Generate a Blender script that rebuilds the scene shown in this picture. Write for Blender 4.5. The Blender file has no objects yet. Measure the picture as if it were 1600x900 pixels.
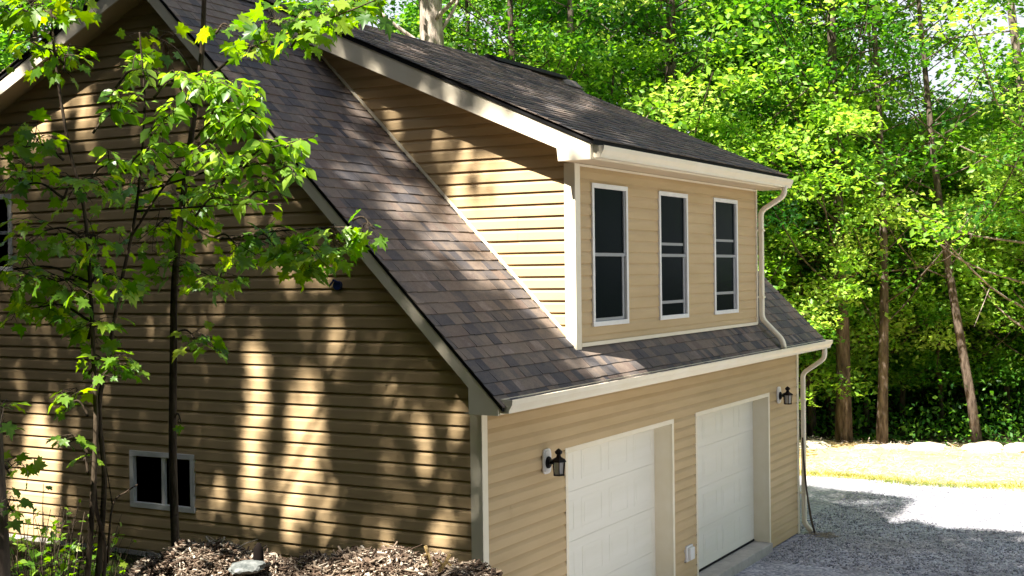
import bpy, math, random
import numpy as np
from mathutils import Vector, Matrix

# ------------------------------------------------------------------ camera, sky, sun, exposure
scn = bpy.context.scene
W = bpy.context.scene.collection
random.seed(7)
RNG = np.random.default_rng(11)

CAM = np.array([-10.1452, -6.0805, 4.1413])
CR = np.array([0.4918, -0.8706, -0.0127]); CU = np.array([0.0172, -0.0049, 0.9998]); CF = np.array([0.8705, 0.492, -0.0126])
FPX = 2023.05
cd = bpy.data.cameras.new('camera'); cam = bpy.data.objects.new('camera', cd); W.objects.link(cam)
cd.sensor_width = 36; cd.lens = FPX / 1600 * 36; cd.clip_start = .05; cd.clip_end = 900
mw = Matrix.Identity(4)
for i in range(3):
    mw[i][0] = CR[i]; mw[i][1] = CU[i]; mw[i][2] = -CF[i]; mw[i][3] = CAM[i]
cam.matrix_world = mw
scn.camera = cam

SUND = np.array([0.63, -0.10, -1.0]); SUND = SUND / np.linalg.norm(SUND)
SUN_EL = math.asin(-SUND[2]); SUN_AZ = math.atan2(-SUND[0], -SUND[1])
world = bpy.data.worlds.new('World'); scn.world = world; world.use_nodes = True
nt = world.node_tree; nt.nodes.clear()
sky = nt.nodes.new('ShaderNodeTexSky'); sky.sky_type = 'NISHITA'; sky.sun_disc = False
sky.sun_elevation = SUN_EL; sky.sun_rotation = SUN_AZ; sky.air_density = 1.0; sky.dust_density = 1.6
tc = nt.nodes.new('ShaderNodeTexCoord'); no = nt.nodes.new('ShaderNodeTexNoise')
no.inputs['Scale'].default_value = 2.6; no.inputs['Detail'].default_value = 6; no.inputs['Roughness'].default_value = .6
rmp = nt.nodes.new('ShaderNodeValToRGB'); rmp.color_ramp.elements[0].position = .47; rmp.color_ramp.elements[1].position = .60
mixc = nt.nodes.new('ShaderNodeMixRGB'); mixc.inputs['Color2'].default_value = (5.0, 5.1, 5.8, 1)
bg = nt.nodes.new('ShaderNodeBackground'); bg.inputs['Strength'].default_value = .05
wo = nt.nodes.new('ShaderNodeOutputWorld')
L = nt.links.new
sepz = nt.nodes.new('ShaderNodeSeparateXYZ'); mr = nt.nodes.new('ShaderNodeMapRange'); mxm = nt.nodes.new('ShaderNodeMath'); mxm.operation = 'MAXIMUM'
L(tc.outputs['Generated'], no.inputs['Vector']); L(no.outputs['Fac'], rmp.inputs['Fac'])
L(tc.outputs['Generated'], sepz.inputs['Vector']); L(sepz.outputs['Z'], mr.inputs['Value'])
mr.inputs['From Min'].default_value = .22; mr.inputs['From Max'].default_value = .42; mr.inputs['To Min'].default_value = .9; mr.inputs['To Max'].default_value = 0   # milky cloud low in the sky
L(rmp.outputs['Color'], mxm.inputs[0]); L(mr.outputs['Result'], mxm.inputs[1]); L(mxm.outputs[0], mixc.inputs['Fac'])
L(sky.outputs['Color'], mixc.inputs['Color1']); L(mixc.outputs['Color'], bg.inputs['Color']); L(bg.outputs['Background'], wo.inputs['Surface'])

sl = bpy.data.lights.new('sun', 'SUN'); sl.energy = 5.0; sl.angle = math.radians(.53); sl.color = (1, .93, .86)
so = bpy.data.objects.new('sun', sl); W.objects.link(so)
so.rotation_euler = Vector(SUND).to_track_quat('-Z', 'Y').to_euler()

scn.view_settings.view_transform = 'Standard'; scn.view_settings.look = 'None'
scn.view_settings.exposure = 2.08; scn.view_settings.gamma = 1
scn.render.engine = 'CYCLES'
scn.cycles.max_bounces = 7; scn.cycles.diffuse_bounces = 4; scn.cycles.transmission_bounces = 4
scn.cycles.transparent_max_bounces = 8

# ------------------------------------------------------------------ helpers
def at(u, v, d):
    """point seen at photograph pixel (u, v), d metres in front of the lens"""
    return CAM + d * (CF + CR * (u - 800) / FPX - CU * (v - 450) / FPX)
def project(P):
    q = np.asarray(P) - CAM
    z = q @ CF
    return 800 + FPX * (q @ CR) / z, 450 - FPX * (q @ CU) / z, z
def sstep(a, b, x):
    t = np.clip((x - a) / (b - a), 0, 1); return t * t * (3 - 2 * t)

def empty(name, loc, label=None, cat=None, group=None):
    o = bpy.data.objects.new(name, None); W.objects.link(o); o.location = [float(c) for c in loc]
    o.empty_display_size = .2
    tag(o, label, cat, group); return o
def tag(o, label=None, cat=None, group=None, kind=None):
    if label: o['label'] = label
    if cat: o['category'] = cat
    if group: o['group'] = group
    if kind: o['kind'] = kind
    return o
def link(name, me, mats, parent=None):
    o = bpy.data.objects.new(name, me); W.objects.link(o)
    for m in (mats if isinstance(mats, (list, tuple)) else [mats]): me.materials.append(m)
    if parent is not None:
        o.parent = parent
        if parent.type == 'EMPTY' or True:
            p = parent; off = Vector((0, 0, 0))
            while p is not None: off += Vector(p.location); p = p.parent
            me.transform(Matrix.Translation(-off))
    return o

class MB:
    def __init__(s): s.v = []; s.f = []; s.t = []; s.mi = []
    def add(s, vs, fs, tint=0.5, mi=0):
        b = len(s.v); s.v += [tuple(float(c) for c in p) for p in vs]
        for f in fs: s.f.append([b + i for i in f]); s.t.append(tint); s.mi.append(mi)
    def box(s, a, b, tint=.5, mi=0):
        x0, y0, z0 = [min(a[i], b[i]) for i in range(3)]; x1, y1, z1 = [max(a[i], b[i]) for i in range(3)]
        s.add([(x0,y0,z0),(x1,y0,z0),(x1,y1,z0),(x0,y1,z0),(x0,y0,z1),(x1,y0,z1),(x1,y1,z1),(x0,y1,z1)],
              [(0,3,2,1),(4,5,6,7),(0,1,5,4),(1,2,6,5),(2,3,7,6),(3,0,4,7)], tint, mi)
    def prism(s, poly, ax, a, b, tint=.5, mi=0):
        """poly of 2-d points in the plane normal to axis ax, extruded a..b"""
        n = len(poly)
        def P(p, c):
            q = list(p); q.insert(ax, c); return q
        vs = [P(p, a) for p in poly] + [P(p, b) for p in poly]
        fs = [list(range(n))[::-1], list(range(n, 2*n))] + [(i, (i+1) % n, n + (i+1) % n, n + i) for i in range(n)]
        s.add(vs, fs, tint, mi)
    def tube(s, pts, rad, n=8, tint=.5, mi=0, cap=True, squash=None):
        pts = [Vector([float(c) for c in p]) for p in pts]
        if not isinstance(rad, (list, tuple, np.ndarray)): rad = [rad] * len(pts)
        d0 = (pts[1] - pts[0]).normalized(); up = Vector((0, 0, 1)) if abs(d0.z) < .9 else Vector((0, 1, 0))
        x = d0.cross(up).normalized(); base = len(s.v)
        for i, p in enumerate(pts):
            d = ((pts[min(i+1, len(pts)-1)] - pts[max(i-1, 0)])).normalized()
            x = (x - d * x.dot(d)).normalized(); y = d.cross(x)
            for k in range(n):
                a = 2 * math.pi * (k + .5) / n
                ca, sa = math.cos(a), math.sin(a)
                if squash: ca, sa = squash(ca, sa)
                s.v.append(tuple(p + (x * ca + y * sa) * rad[i]))
        for i in range(len(pts) - 1):
            for k in range(n):
                a = base + i*n + k; b = base + i*n + (k+1) % n
                s.f.append([a, b, b+n, a+n]); s.t.append(tint); s.mi.append(mi)
        if cap:
            s.f.append([base + k for k in range(n)][::-1]); s.t.append(tint); s.mi.append(mi)
            e = base + (len(pts)-1)*n
            s.f.append([e + k for k in range(n)]); s.t.append(tint); s.mi.append(mi)
    def build(s, name, mats, parent=None, smooth=False, bevel=0):
        me = bpy.data.meshes.new(name); me.from_pydata(s.v, [], s.f); me.update()
        me.polygons.foreach_set('material_index', s.mi)
        a = me.attributes.new('tint', 'FLOAT', 'FACE'); a.data.foreach_set('value', s.t)
        if smooth: me.polygons.foreach_set('use_smooth', [True] * len(s.f))
        o = link(name, me, mats, parent)
        if bevel:
            m = o.modifiers.new('bevel', 'BEVEL'); m.width = bevel; m.segments = 2; m.limit_method = 'ANGLE'
        return o

def leaf_mesh(name, C, D, N, S, tint, tmpl, mats, parent=None, bright=None):
    """many small leaves in one mesh: centre C, axis D, normal N, size S"""
    tv, tf = tmpl
    n = len(C); D = D / np.linalg.norm(D, axis=1, keepdims=True)
    N = N - D * np.sum(N * D, 1, keepdims=True); N /= np.linalg.norm(N, axis=1, keepdims=True) + 1e-9
    X = np.cross(D, N); S = np.asarray(S).reshape(-1, 1, 1)
    V = C[:, None, :] + S * (tv[None, :, 0:1] * X[:, None, :] + tv[None, :, 1:2] * D[:, None, :] + tv[None, :, 2:3] * N[:, None, :])
    nv = len(tv); V = V.reshape(-1, 3)
    k = len(tf[0]); F = (np.asarray(tf)[None] + (np.arange(n) * nv)[:, None, None]).reshape(-1, k)
    me = bpy.data.meshes.new(name)
    me.vertices.add(len(V)); me.vertices.foreach_set('co', V.astype(np.float32).ravel())
    me.loops.add(F.size); me.loops.foreach_set('vertex_index', F.ravel().astype(np.int32))
    me.polygons.add(len(F)); me.polygons.foreach_set('loop_start', (np.arange(len(F)) * k).astype(np.int32))
    me.update(calc_edges=True)
    a = me.attributes.new('tint', 'FLOAT', 'FACE'); a.data.foreach_set('value', np.repeat(tint, len(tf)).astype(np.float32))
    return link(name, me, mats, parent)

DIAMOND = (np.array([(0, -.5, 0), (.30, -.02, .07), (0, .5, -.04), (-.30, -.02, .07)]), [(0, 1, 2), (0, 2, 3)])
_hx = [(0, -.5, 0), (.24, -.22, .06), (.27, .08, .07), (0, .55, -.10), (-.27, .08, .07), (-.24, -.22, .06), (0, 0, 0)]
OVATE = (np.array(_hx), [(6, 0, 1), (6, 1, 2), (6, 2, 3), (6, 3, 4), (6, 4, 5), (6, 5, 0)])
# five-lobed maple leaf outline (stem at 0,-.32)
_m = [(0,-.30),(.10,-.36),(.30,-.38),(.24,-.24),(.30,-.18),(.56,-.12),(.44,0),(.50,.12),(.34,.10),(.22,.14),(.24,.34),(.12,.30),(.0,.62)]
_mo = _m + [(-x, y) for x, y in _m[-2:0:-1]]
_mv = [(x, y, .22*abs(x) - .42*max(y, 0)**2 - .62*x*x + .03*math.sin(9*y+4*x)) for x, y in _mo] + [(0, -.10, -.02)]
MAPLE = (np.array(_mv), [(len(_mv)-1, i, (i+1) % (len(_mv)-1)) for i in range(len(_mv)-1)])

# ------------------------------------------------------------------ materials
def mat(name, col, rough=.6, spec=.3, metallic=0):
    m = bpy.data.materials.new(name); m.use_nodes = True
    p = m.node_tree.nodes['Principled BSDF']
    p.inputs['Base Color'].default_value = (*col, 1); p.inputs['Roughness'].default_value = rough
    p.inputs['Specular IOR Level'].default_value = spec; p.inputs['Metallic'].default_value = metallic
    return m
def nd(m, t): return m.node_tree.nodes.new(t)
def ramp(m, stops):
    r = nd(m, 'ShaderNodeValToRGB'); e = r.color_ramp.elements
    while len(e) < len(stops): e.new(.5)
    for i, (p, c) in enumerate(stops): e[i].position = p; e[i].color = (*c, 1)
    return r
def noise_col(m, c1, c2, scale, detail=4, lo=.35, hi=.65, vec='Object', stretch=None, bump=0, bscale=None, dist=.01):
    lk = m.node_tree.links.new; p = m.node_tree.nodes['Principled BSDF']
    t = nd(m, 'ShaderNodeTexCoord'); src = t.outputs[vec]
    if stretch:
        mp = nd(m, 'ShaderNodeMapping'); mp.inputs['Scale'].default_value = stretch; lk(src, mp.inputs['Vector']); src = mp.outputs['Vector']
    n = nd(m, 'ShaderNodeTexNoise'); n.inputs['Scale'].default_value = scale; n.inputs['Detail'].default_value = detail; n.inputs['Roughness'].default_value = .6
    lk(src, n.inputs['Vector'])
    r = ramp(m, [(lo, c1), (hi, c2)]); lk(n.outputs['Fac'], r.inputs['Fac']); lk(r.outputs['Color'], p.inputs['Base Color'])
    if bump:
        n2 = nd(m, 'ShaderNodeTexNoise'); n2.inputs['Scale'].default_value = bscale or scale*3; n2.inputs['Detail'].default_value = 5; lk(src, n2.inputs['Vector'])
        b = nd(m, 'ShaderNodeBump'); b.inputs['Strength'].default_value = bump; b.inputs['Distance'].default_value = dist
        lk(n2.outputs['Fac'], b.inputs['Height']); lk(b.outputs['Normal'], p.inputs['Normal'])
    return r
def leafmat(name, dark, mid, light, trans=.45, sheen=.35, rough=.45):
    m = mat(name, mid, rough, sheen); lk = m.node_tree.links.new
    p = m.node_tree.nodes['Principled BSDF']; o = m.node_tree.nodes['Material Output']
    at_ = nd(m, 'ShaderNodeAttribute'); at_.attribute_name = 'tint'
    r = ramp(m, [(0, dark), (.5, mid), (1, light)]); lk(at_.outputs['Fac'], r.inputs['Fac']); lk(r.outputs['Color'], p.inputs['Base Color'])
    hs = nd(m, 'ShaderNodeHueSaturation'); hs.inputs['Hue'].default_value = .487; hs.inputs['Saturation'].default_value = 1.1; hs.inputs['Value'].default_value = 2.1
    lk(r.outputs['Color'], hs.inputs['Color'])
    tr = nd(m, 'ShaderNodeBsdfTranslucent'); lk(hs.outputs['Color'], tr.inputs['Color'])
    mx = nd(m, 'ShaderNodeMixShader'); mx.inputs['Fac'].default_value = trans
    lk(p.outputs['BSDF'], mx.inputs[1]); lk(tr.outputs['BSDF'], mx.inputs[2]); lk(mx.outputs['Shader'], o.inputs['Surface'])
    return m

M_siding = mat('vinyl_siding', (.47, .335, .17), .5, .25)
noise_col(M_siding, (.49, .352, .182), (.55, .402, .218), .9, 5, stretch=(1, 1, 6), bump=.12, bscale=60, dist=.002)
M_trim = mat('cream_trim', (.80, .72, .56), .45, .3)
noise_col(M_trim, (.80, .72, .53), (.84, .77, .60), 3, 5, bump=.05, bscale=40, dist=.002)
M_white = mat('white_vinyl', (.80, .79, .74), .4, .4)
noise_col(M_white, (.74, .73, .68), (.82, .81, .77), 5, 4)
M_soffit = mat('soffit', (.62, .50, .33), .6, .2)
M_door = mat('garage_door_paint', (.78, .77, .72), .45, .3)
noise_col(M_door, (.79, .76, .64), (.83, .80, .69), 2, 6, bump=.15, bscale=120, dist=.0015, stretch=(.3, 1, 3))
M_black = mat('black_drip_edge', (.012, .012, .012), .7, .15)
M_lamp = mat('black_iron', (.008, .006, .006), .45, .15)
M_glass = mat('window_glass', (.008, .012, .013), .10, .35)
M_screen = mat('insect_screen', (.006, .010, .011), .16, .05)
M_screen.node_tree.nodes['Principled BSDF'].inputs['IOR'].default_value = 1.2
M_greyrail = mat('grey_sash_rail', (.30, .31, .31), .5, .3)
M_lampglass = mat('lamp_glass', (.55, .55, .52), .15, .5)
M_lampglass.node_tree.nodes['Principled BSDF'].inputs['Transmission Weight'].default_value = .6
M_conc = mat('concrete', (.42, .40, .36), .85, .15)
noise_col(M_conc, (.36, .34, .30), (.48, .45, .40), 5, 6, bump=.3, bscale=60, dist=.004)
M_blue = mat('dark_blue_plastic', (.01, .03, .12), .4, .4)

M_shingle = mat('asphalt_shingle', (.1, .09, .09), .85, .28)
def _sh():
    m = M_shingle; lk = m.node_tree.links.new; p = m.node_tree.nodes['Principled BSDF']
    a = nd(m, 'ShaderNodeAttribute'); a.attribute_name = 'tint'
    r = ramp(m, [(0, (.045, .045, .052)), (.25, (.085, .080, .082)), (.45, (.132, .113, .098)), (.62, (.205, .162, .125)), (.8, (.145, .108, .088)), (1, (.26, .215, .18))])
    t = nd(m, 'ShaderNodeTexCoord'); n = nd(m, 'ShaderNodeTexNoise'); n.inputs['Scale'].default_value = 9; n.inputs['Detail'].default_value = 8; n.inputs['Roughness'].default_value = .75
    lk(t.outputs['Object'], n.inputs['Vector'])
    ad = nd(m, 'ShaderNodeMath'); ad.operation = 'MULTIPLY_ADD'; ad.inputs[1].default_value = .7
    sb = nd(m, 'ShaderNodeMath'); sb.operation = 'SUBTRACT'; sb.inputs[1].default_value = .33
    lk(n.outputs['Fac'], ad.inputs[0]); lk(a.outputs['Fac'], ad.inputs[2]); lk(ad.outputs[0], sb.inputs[0]); lk(sb.outputs[0], r.inputs['Fac'])
    v = nd(m, 'ShaderNodeTexNoise'); v.inputs['Scale'].default_value = 320; v.inputs['Detail'].default_value = 2; lk(t.outputs['Object'], v.inputs['Vector'])
    mx = nd(m, 'ShaderNodeMixRGB'); mx.blend_type = 'MULTIPLY'; mx.inputs['Fac'].default_value = .5
    rr = ramp(m, [(.3, (.45, .45, .47)), (.7, (1.4, 1.38, 1.33))]); lk(v.outputs['Fac'], rr.inputs['Fac'])
    lk(r.outputs['Color'], mx.inputs['Color1']); lk(rr.outputs['Color'], mx.inputs['Color2']); lk(mx.outputs['Color'], p.inputs['Base Color'])
    b = nd(m, 'ShaderNodeBump'); b.inputs['Strength'].default_value = .5; b.inputs['Distance'].default_value = .003
    lk(v.outputs['Fac'], b.inputs['Height']); lk(b.outputs['Normal'], p.inputs['Normal'])
_sh()

def barkmat(name, c1, c2):
    m = mat(name, c1, .9, .1); noise_col(m, c1, c2, 5, 7, .38, .62, stretch=(2.2, 2.2, .5), bump=.9, bscale=14, dist=.03); return m
M_bark = barkmat('bark_grey', (.10, .08, .06), (.30, .25, .20))
M_barkd = barkmat('bark_dark', (.045, .034, .025), (.14, .11, .085))
M_barkp = barkmat('bark_pale', (.22, .18, .14), (.50, .44, .36))
M_twig = barkmat('twig_bark', (.022, .016, .011), (.085, .065, .042))
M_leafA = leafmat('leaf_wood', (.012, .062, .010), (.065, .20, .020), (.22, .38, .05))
M_leafB = leafmat('leaf_sunny', (.06, .18, .018), (.19, .36, .04), (.40, .52, .12))  # lighter leaf copy, sunlight put into its greens
M_leafF = leafmat('leaf_maple', (.05, .14, .012), (.12, .24, .02), (.24, .34, .03), .55, .4, .4)
M_leafO = leafmat('leaf_ovate', (.08, .19, .018), (.16, .30, .03), (.28, .42, .06), .5, .45, .38)
M_leafS = leafmat('leaf_canopy', (.015, .05, .008), (.025, .07, .01), (.04, .10, .014), .06)  # darkened leaf copy for unseen crowns, cuts the light reaching the gable

M_gravel = mat('gravel_ground', (.4, .4, .41), .95, .1)
def _gr():
    m = M_gravel; lk = m.node_tree.links.new; p = m.node_tree.nodes['Principled BSDF']
    t = nd(m, 'ShaderNodeTexCoord'); v = nd(m, 'ShaderNodeTexVoronoi'); v.inputs['Scale'].default_value = 26; lk(t.outputs['Object'], v.inputs['Vector'])
    hsv = nd(m, 'ShaderNodeSeparateColor'); lk(v.outputs['Color'], hsv.inputs['Color'])
    r = ramp(m, [(0, (.22, .23, .26)), (.5, (.36, .37, .41)), (1, (.54, .54, .57))]); lk(hsv.outputs['Red'], r.inputs['Fac'])
    n = nd(m, 'ShaderNodeTexNoise'); n.inputs['Scale'].default_value = .8; n.inputs['Detail'].default_value = 6; lk(t.outputs['Object'], n.inputs['Vector'])
    rr = ramp(m, [(.32, (.72, .68, .64)), (.7, (1.08, 1.08, 1.1))]); lk(n.outputs['Fac'], rr.inputs['Fac'])
    mx = nd(m, 'ShaderNodeMixRGB'); mx.blend_type = 'MULTIPLY'; mx.inputs['Fac'].default_value = 1
    lk(r.outputs['Color'], mx.inputs['Color1']); lk(rr.outputs['Color'], mx.inputs['Color2']); lk(mx.outputs['Color'], p.inputs['Base Color'])
    b = nd(m, 'ShaderNodeBump'); b.inputs['Strength'].default_value = .8; b.inputs['Distance'].default_value = .02; b.invert = True
    lk(v.outputs['Distance'], b.inputs['Height']); lk(b.outputs['Normal'], p.inputs['Normal'])
_gr()
M_stone = mat('gravel_stone', (.4, .4, .42), .9, .15)
noise_col(M_stone, (.17, .175, .195), (.46, .46, .48), 6, 2, .4, .6)
M_straw = mat('straw', (.60, .47, .20), .9, .1)
noise_col(M_straw, (.50, .33, .115), (.62, .45, .20), 1.6, 8, .3, .7, stretch=(1, .5, 1), bump=.6, bscale=30, dist=.03)
M_rock = mat('pale_rock', (.6, .52, .40), .9, .1)
noise_col(M_rock, (.46, .39, .28), (.62, .55, .42), 3, 6, bump=.6, bscale=12, dist=.03)
M_soil = mat('forest_floor', (.05, .06, .02), .95, .05)
noise_col(M_soil, (.018, .022, .008), (.045, .036, .020), 1.5, 8, .35, .7, bump=.6, bscale=20, dist=.04)
def tintmat(name, stops, rough=.85):
    m = mat(name, (.3, .2, .1), rough, .15); a = nd(m, 'ShaderNodeAttribute'); a.attribute_name = 'tint'
    r = ramp(m, stops); m.node_tree.links.new(a.outputs['Fac'], r.inputs['Fac'])
    m.node_tree.links.new(r.outputs['Color'], m.node_tree.nodes['Principled BSDF'].inputs['Base Color']); return m
M_mulch = tintmat('mulch_chips', [(0, (.04, .027, .018)), (.4, (.11, .075, .05)), (.7, (.24, .19, .135)), (1, (.50, .44, .34))])
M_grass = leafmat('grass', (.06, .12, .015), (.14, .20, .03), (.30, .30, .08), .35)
M_grassd = leafmat('bank_grass', (.015, .04, .006), (.03, .07, .01), (.07, .11, .02), .25)  # darker grass copy, deepens the bank's shade by colour

# ------------------------------------------------------------------ terrain
def gz(x, y):
    x = np.asarray(x, float); y = np.asarray(y, float)
    side = sstep(.25, -.3, x - .6*sstep(0, 1.5, y))                                  # rises beside the gable
    h = side * (.25 + .92 * sstep(-1.5, 3.2, y)) + .13 * np.clip(-x - .8, 0, 9) + .28 * sstep(-1, -4, x) * sstep(2, -4, y)
    h = h * np.where(x > -6.5, sstep(-9.5, -6.0, y), 1) * sstep(-34, -12, y)
    back = sstep(9.2, 11, y) * sstep(30, 16, x) * 1.0
    h = np.maximum(h, back)
    wood = sstep(19, 70, x) * 2.2 + sstep(20, 80, y) * 2.0
    return h + wood - .03
xs = np.concatenate([np.linspace(-200, -24, 14), np.linspace(-22, 24, 185), np.linspace(26, 60, 20), np.linspace(70, 400, 12)])
ys = np.concatenate([np.linspace(-300, -24, 14), np.linspace(-22, 24, 185), np.linspace(26, 60, 20), np.linspace(70, 400, 12)])
XX, YY = np.meshgrid(xs, ys, indexing='ij')
ZZ = gz(XX, YY)
bumpy = sstep(.2, -1.5, XX) + sstep(20, 24, XX) + sstep(11, 14, YY)
ZZ = ZZ + np.clip(bumpy, 0, 1) * .03 * (np.sin(XX*2.1 + YY*1.3) + np.sin(YY*2.9 - XX*1.7))
nx, ny = len(xs), len(ys)
V = np.stack([XX, YY, ZZ], -1).reshape(-1, 3)
I = np.arange(nx*ny).reshape(nx, ny)
F = np.stack([I[:-1, :-1], I[1:, :-1], I[1:, 1:], I[:-1, 1:]], -1).reshape(-1, 4)
me = bpy.data.meshes.new('ground'); me.from_pydata(V.tolist(), [], F.tolist()); me.polygons.foreach_set('use_smooth', [True]*len(F))
tag(link('ground', me, M_soil), 'dark leafy forest floor and grassy bank around the house', kind='structure')

def sheet(name, poly, z, m, thick=0, sub=0):
    b = MB(); n = len(poly)
    b.add([(x, y, z) for x, y in poly], [list(range(n))]); return b.build(name, m)
# gravel drive: flat, in front of and beyond the garage
edge = [(15.1 + .15*math.sin(i*1.7) + .1*math.sin(i*3.1), 18 - i*1.5) for i in range(46)]
left = [(-5.5 + .3*math.sin(i*2.0), -9 - i*2.8) for i in range(13)][::-1]  # unseen widening of the drive, added to bounce light onto the front wall
tag(sheet('gravel_drive', edge + [(14, -52)] + [(-12, -52), (-12, -44)] + left + [(-.2, -5.5), (.3, -1.6), (.5, .05), (9.4, .2), (9.7, 9), (9.7, 18)], 0.0, M_gravel), kind='structure')
fe = [(20.2 + .25*math.sin(i*1.1), 20 - i*1.5) for i in range(46)]
# straw strip gently crowned
b = MB(); N_ = 46
rows = []
for i in range(N_):
    a, c = edge[i], fe[i]
    rows.append([(a[0] + (c[0]-a[0])*k/6, a[1] + (c[1]-a[1])*k/6, .004 + .10*math.sin(math.pi*min(1, k/6*.9)) + .015*math.sin(i*2.3+k)) for k in range(7)])
b.v = [p for r in rows for p in r]
b.f = [[i*7+k, i*7+k+1, (i+1)*7+k+1, (i+1)*7+k] for i in range(N_-1) for k in range(6)]; b.t = [.5]*len(b.f); b.mi = [0]*len(b.f)
tag(b.build('straw_verge', M_straw, smooth=True), kind='structure')

# ------------------------------------------------------------------ the house
LX = 9.60; KM = 1.015; KR = .459; KD = .445; OV = .30
RY, RZ = 3.94, 7.39                                            # ridge
house = empty('garage_house', (0, 0, 0), 'tan sided garage with two white doors under a long three-window dormer and brown shingle roof', 'house')
roofz = lambda y: 3.395 + KM*y
EXPO = .127
def seams(k):
    h = (k//2)*7919 % 97 / 97.0; return [h*3.6 - 1.2 + 3.66*j for j in range(4)]
def siding(bld, z0, z1, lo, hi, holes, P, zbase=0.0, depth=1.0):
    k = int(math.floor((z0 - zbase)/EXPO))
    prof = [(0, .025), (.078, .019), (.121, .003), (.127, .003)]
    while zbase + k*EXPO < z1:
        zc = zbase + k*EXPO; k += 1
        br = {max(z0, zc), min(z1, zc + EXPO)}
        for p, _ in prof:
            if z0 < zc + p < z1: br.add(zc + p)
        for h in holes:
            for e in (h[2], h[3]):
                if max(z0, zc) < e < min(z1, zc+EXPO): br.add(e)
        br = sorted(br)
        def out(z): return float(np.interp(z - zc, [p[0] for p in prof], [p[1] for p in prof]))*depth
        first = True
        for za, zb in zip(br[:-1], br[1:]):
            if zb - za < 1e-5: continue
            segs = [(lo(za), hi(za), lo(zb), hi(zb))]; zm = (za+zb)/2
            for h in holes:
                if h[2] < zm < h[3]:
                    ns = []
                    for (a, b_, c, d) in segs:
                        if h[1] <= a or h[0] >= b_: ns.append((a, b_, c, d)); continue
                        if h[0] > a: ns.append((a, h[0], c, h[0]))
                        if h[1] < b_: ns.append((h[1], b_, h[1], d))
                    segs = ns
            oa, ob = out(za + 1e-6), out(zb - 1e-6)
            segs2 = []      # staggered end laps: every second length sits 2 mm proud
            for (a, b_, c, d) in segs:
                xs_ = [q for q in seams(k) if max(a, c) + .15 < q < min(b_, d) - .15]
                e_ = [None] + xs_ + [None]
                for j in range(len(e_)-1):
                    A_, B_ = e_[j], e_[j+1]
                    segs2.append((a if A_ is None else A_, b_ if B_ is None else B_, c if A_ is None else A_, d if B_ is None else B_, .0022*(j % 2)))
            for (a, b_, c, d, so_) in segs2:
                if b_ - a < .004 and d - c < .004: continue
                bld.add([P(a, za, oa+so_), P(b_, za, oa+so_), P(max(d, c), zb, ob+so_), P(c, zb, ob+so_)], [(0, 1, 2, 3)])
                if first and za < zc + 1e-4:   # drip under the lip
                    bld.add([P(a, za, .001), P(b_, za, .001), P(b_, za, oa+so_), P(a, za, oa+so_)], [(0, 1, 2, 3)])
            first = False

# gable wall (plane x = 0, facing -x)
yf = lambda z: max(0.0, (z - 3.20)/KM)
yb = lambda z: min(9.5, RY + (RZ - .17 - z)/KR)
small_win = (3.48, 4.41, 1.655, 2.27); left_win = (6.22, 7.13, 4.22, 5.11)
b = MB(); siding(b, .15, 7.2, yf, yb, [small_win, left_win], lambda s, z, o: (-o, s, z), zbase=.068)
b.build('gable_siding', M_siding, house)
# core of walls so that no light leaks (kept just behind the siding)
b = MB()
b.prism([(0.012, -.1), (9.49, -.1), (9.49, RZ - .2 - KR*(9.49-RY)), (RY, RZ - .2), (.012, 3.18)], 0, .012, .10)
b.prism([(0.012, -.1), (9.49, -.1), (9.49, RZ - .2 - KR*(9.49-RY)), (RY, RZ - .2), (.012, 3.18)], 0, LX-.1, LX)
b.box((.1, 9.39, -.1), (LX-.1, 9.49, 4.6))
# front wall core, pieces round the two door openings
D1 = (1.64, 4.54); D2 = (5.26, 8.20); DT = 2.325; DW = .055
for a, c in ((.1, D1[0]), (D1[1], D2[0]), (D2[1], LX-.1)): b.box((a, .012, -.1), (c, .10, 3.0))
for d in (D1, D2): b.box((d[0], .012, DT), (d[1], .10, 3.0))
b.build('inner_wall', M_siding, house)
b = MB(); b.box((-.004, .0, .60), (-.03, 9.5, 1.185 - .0)); 
b.v = [(x, y, z) for x, y, z in b.v]
f_ = b.build('foundation', M_conc, house)
# front wall
b = MB(); siding(b, .03, 2.872, lambda z: .075, lambda z: LX-.07, [(D1[0], D1[1], -1, DT), (D2[0], D2[1], -1, DT), (4.86, 5.08, .49, .70)], lambda s, z, o: (s, -o, z), zbase=.03)
b.build('front_siding', M_siding, house)
# corner posts
def post(x0, x1, y0, y1, z0, z1, nm='corner_post'):
    b = MB(); b.box((x0, y0, z0), (x1, y1, z1)); return b.build(nm, M_trim, house, bevel=.006)
b = MB(); b.prism([(-.028, -.028), (.075, -.028), (.075, -.018), (-.016, -.018), (-.016, .10), (-.028, .10)], 2, -.05, 2.868); b.build('corner_post', M_trim, house, bevel=.004)
b = MB(); b.prism([(LX+.028, -.028), (LX+.028, .10), (LX+.002, .10), (LX+.002, -.004), (LX-.07, -.004), (LX-.07, -.028)], 2, -.05, 2.868); b.build('corner_post', M_trim, house, bevel=.004)

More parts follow.
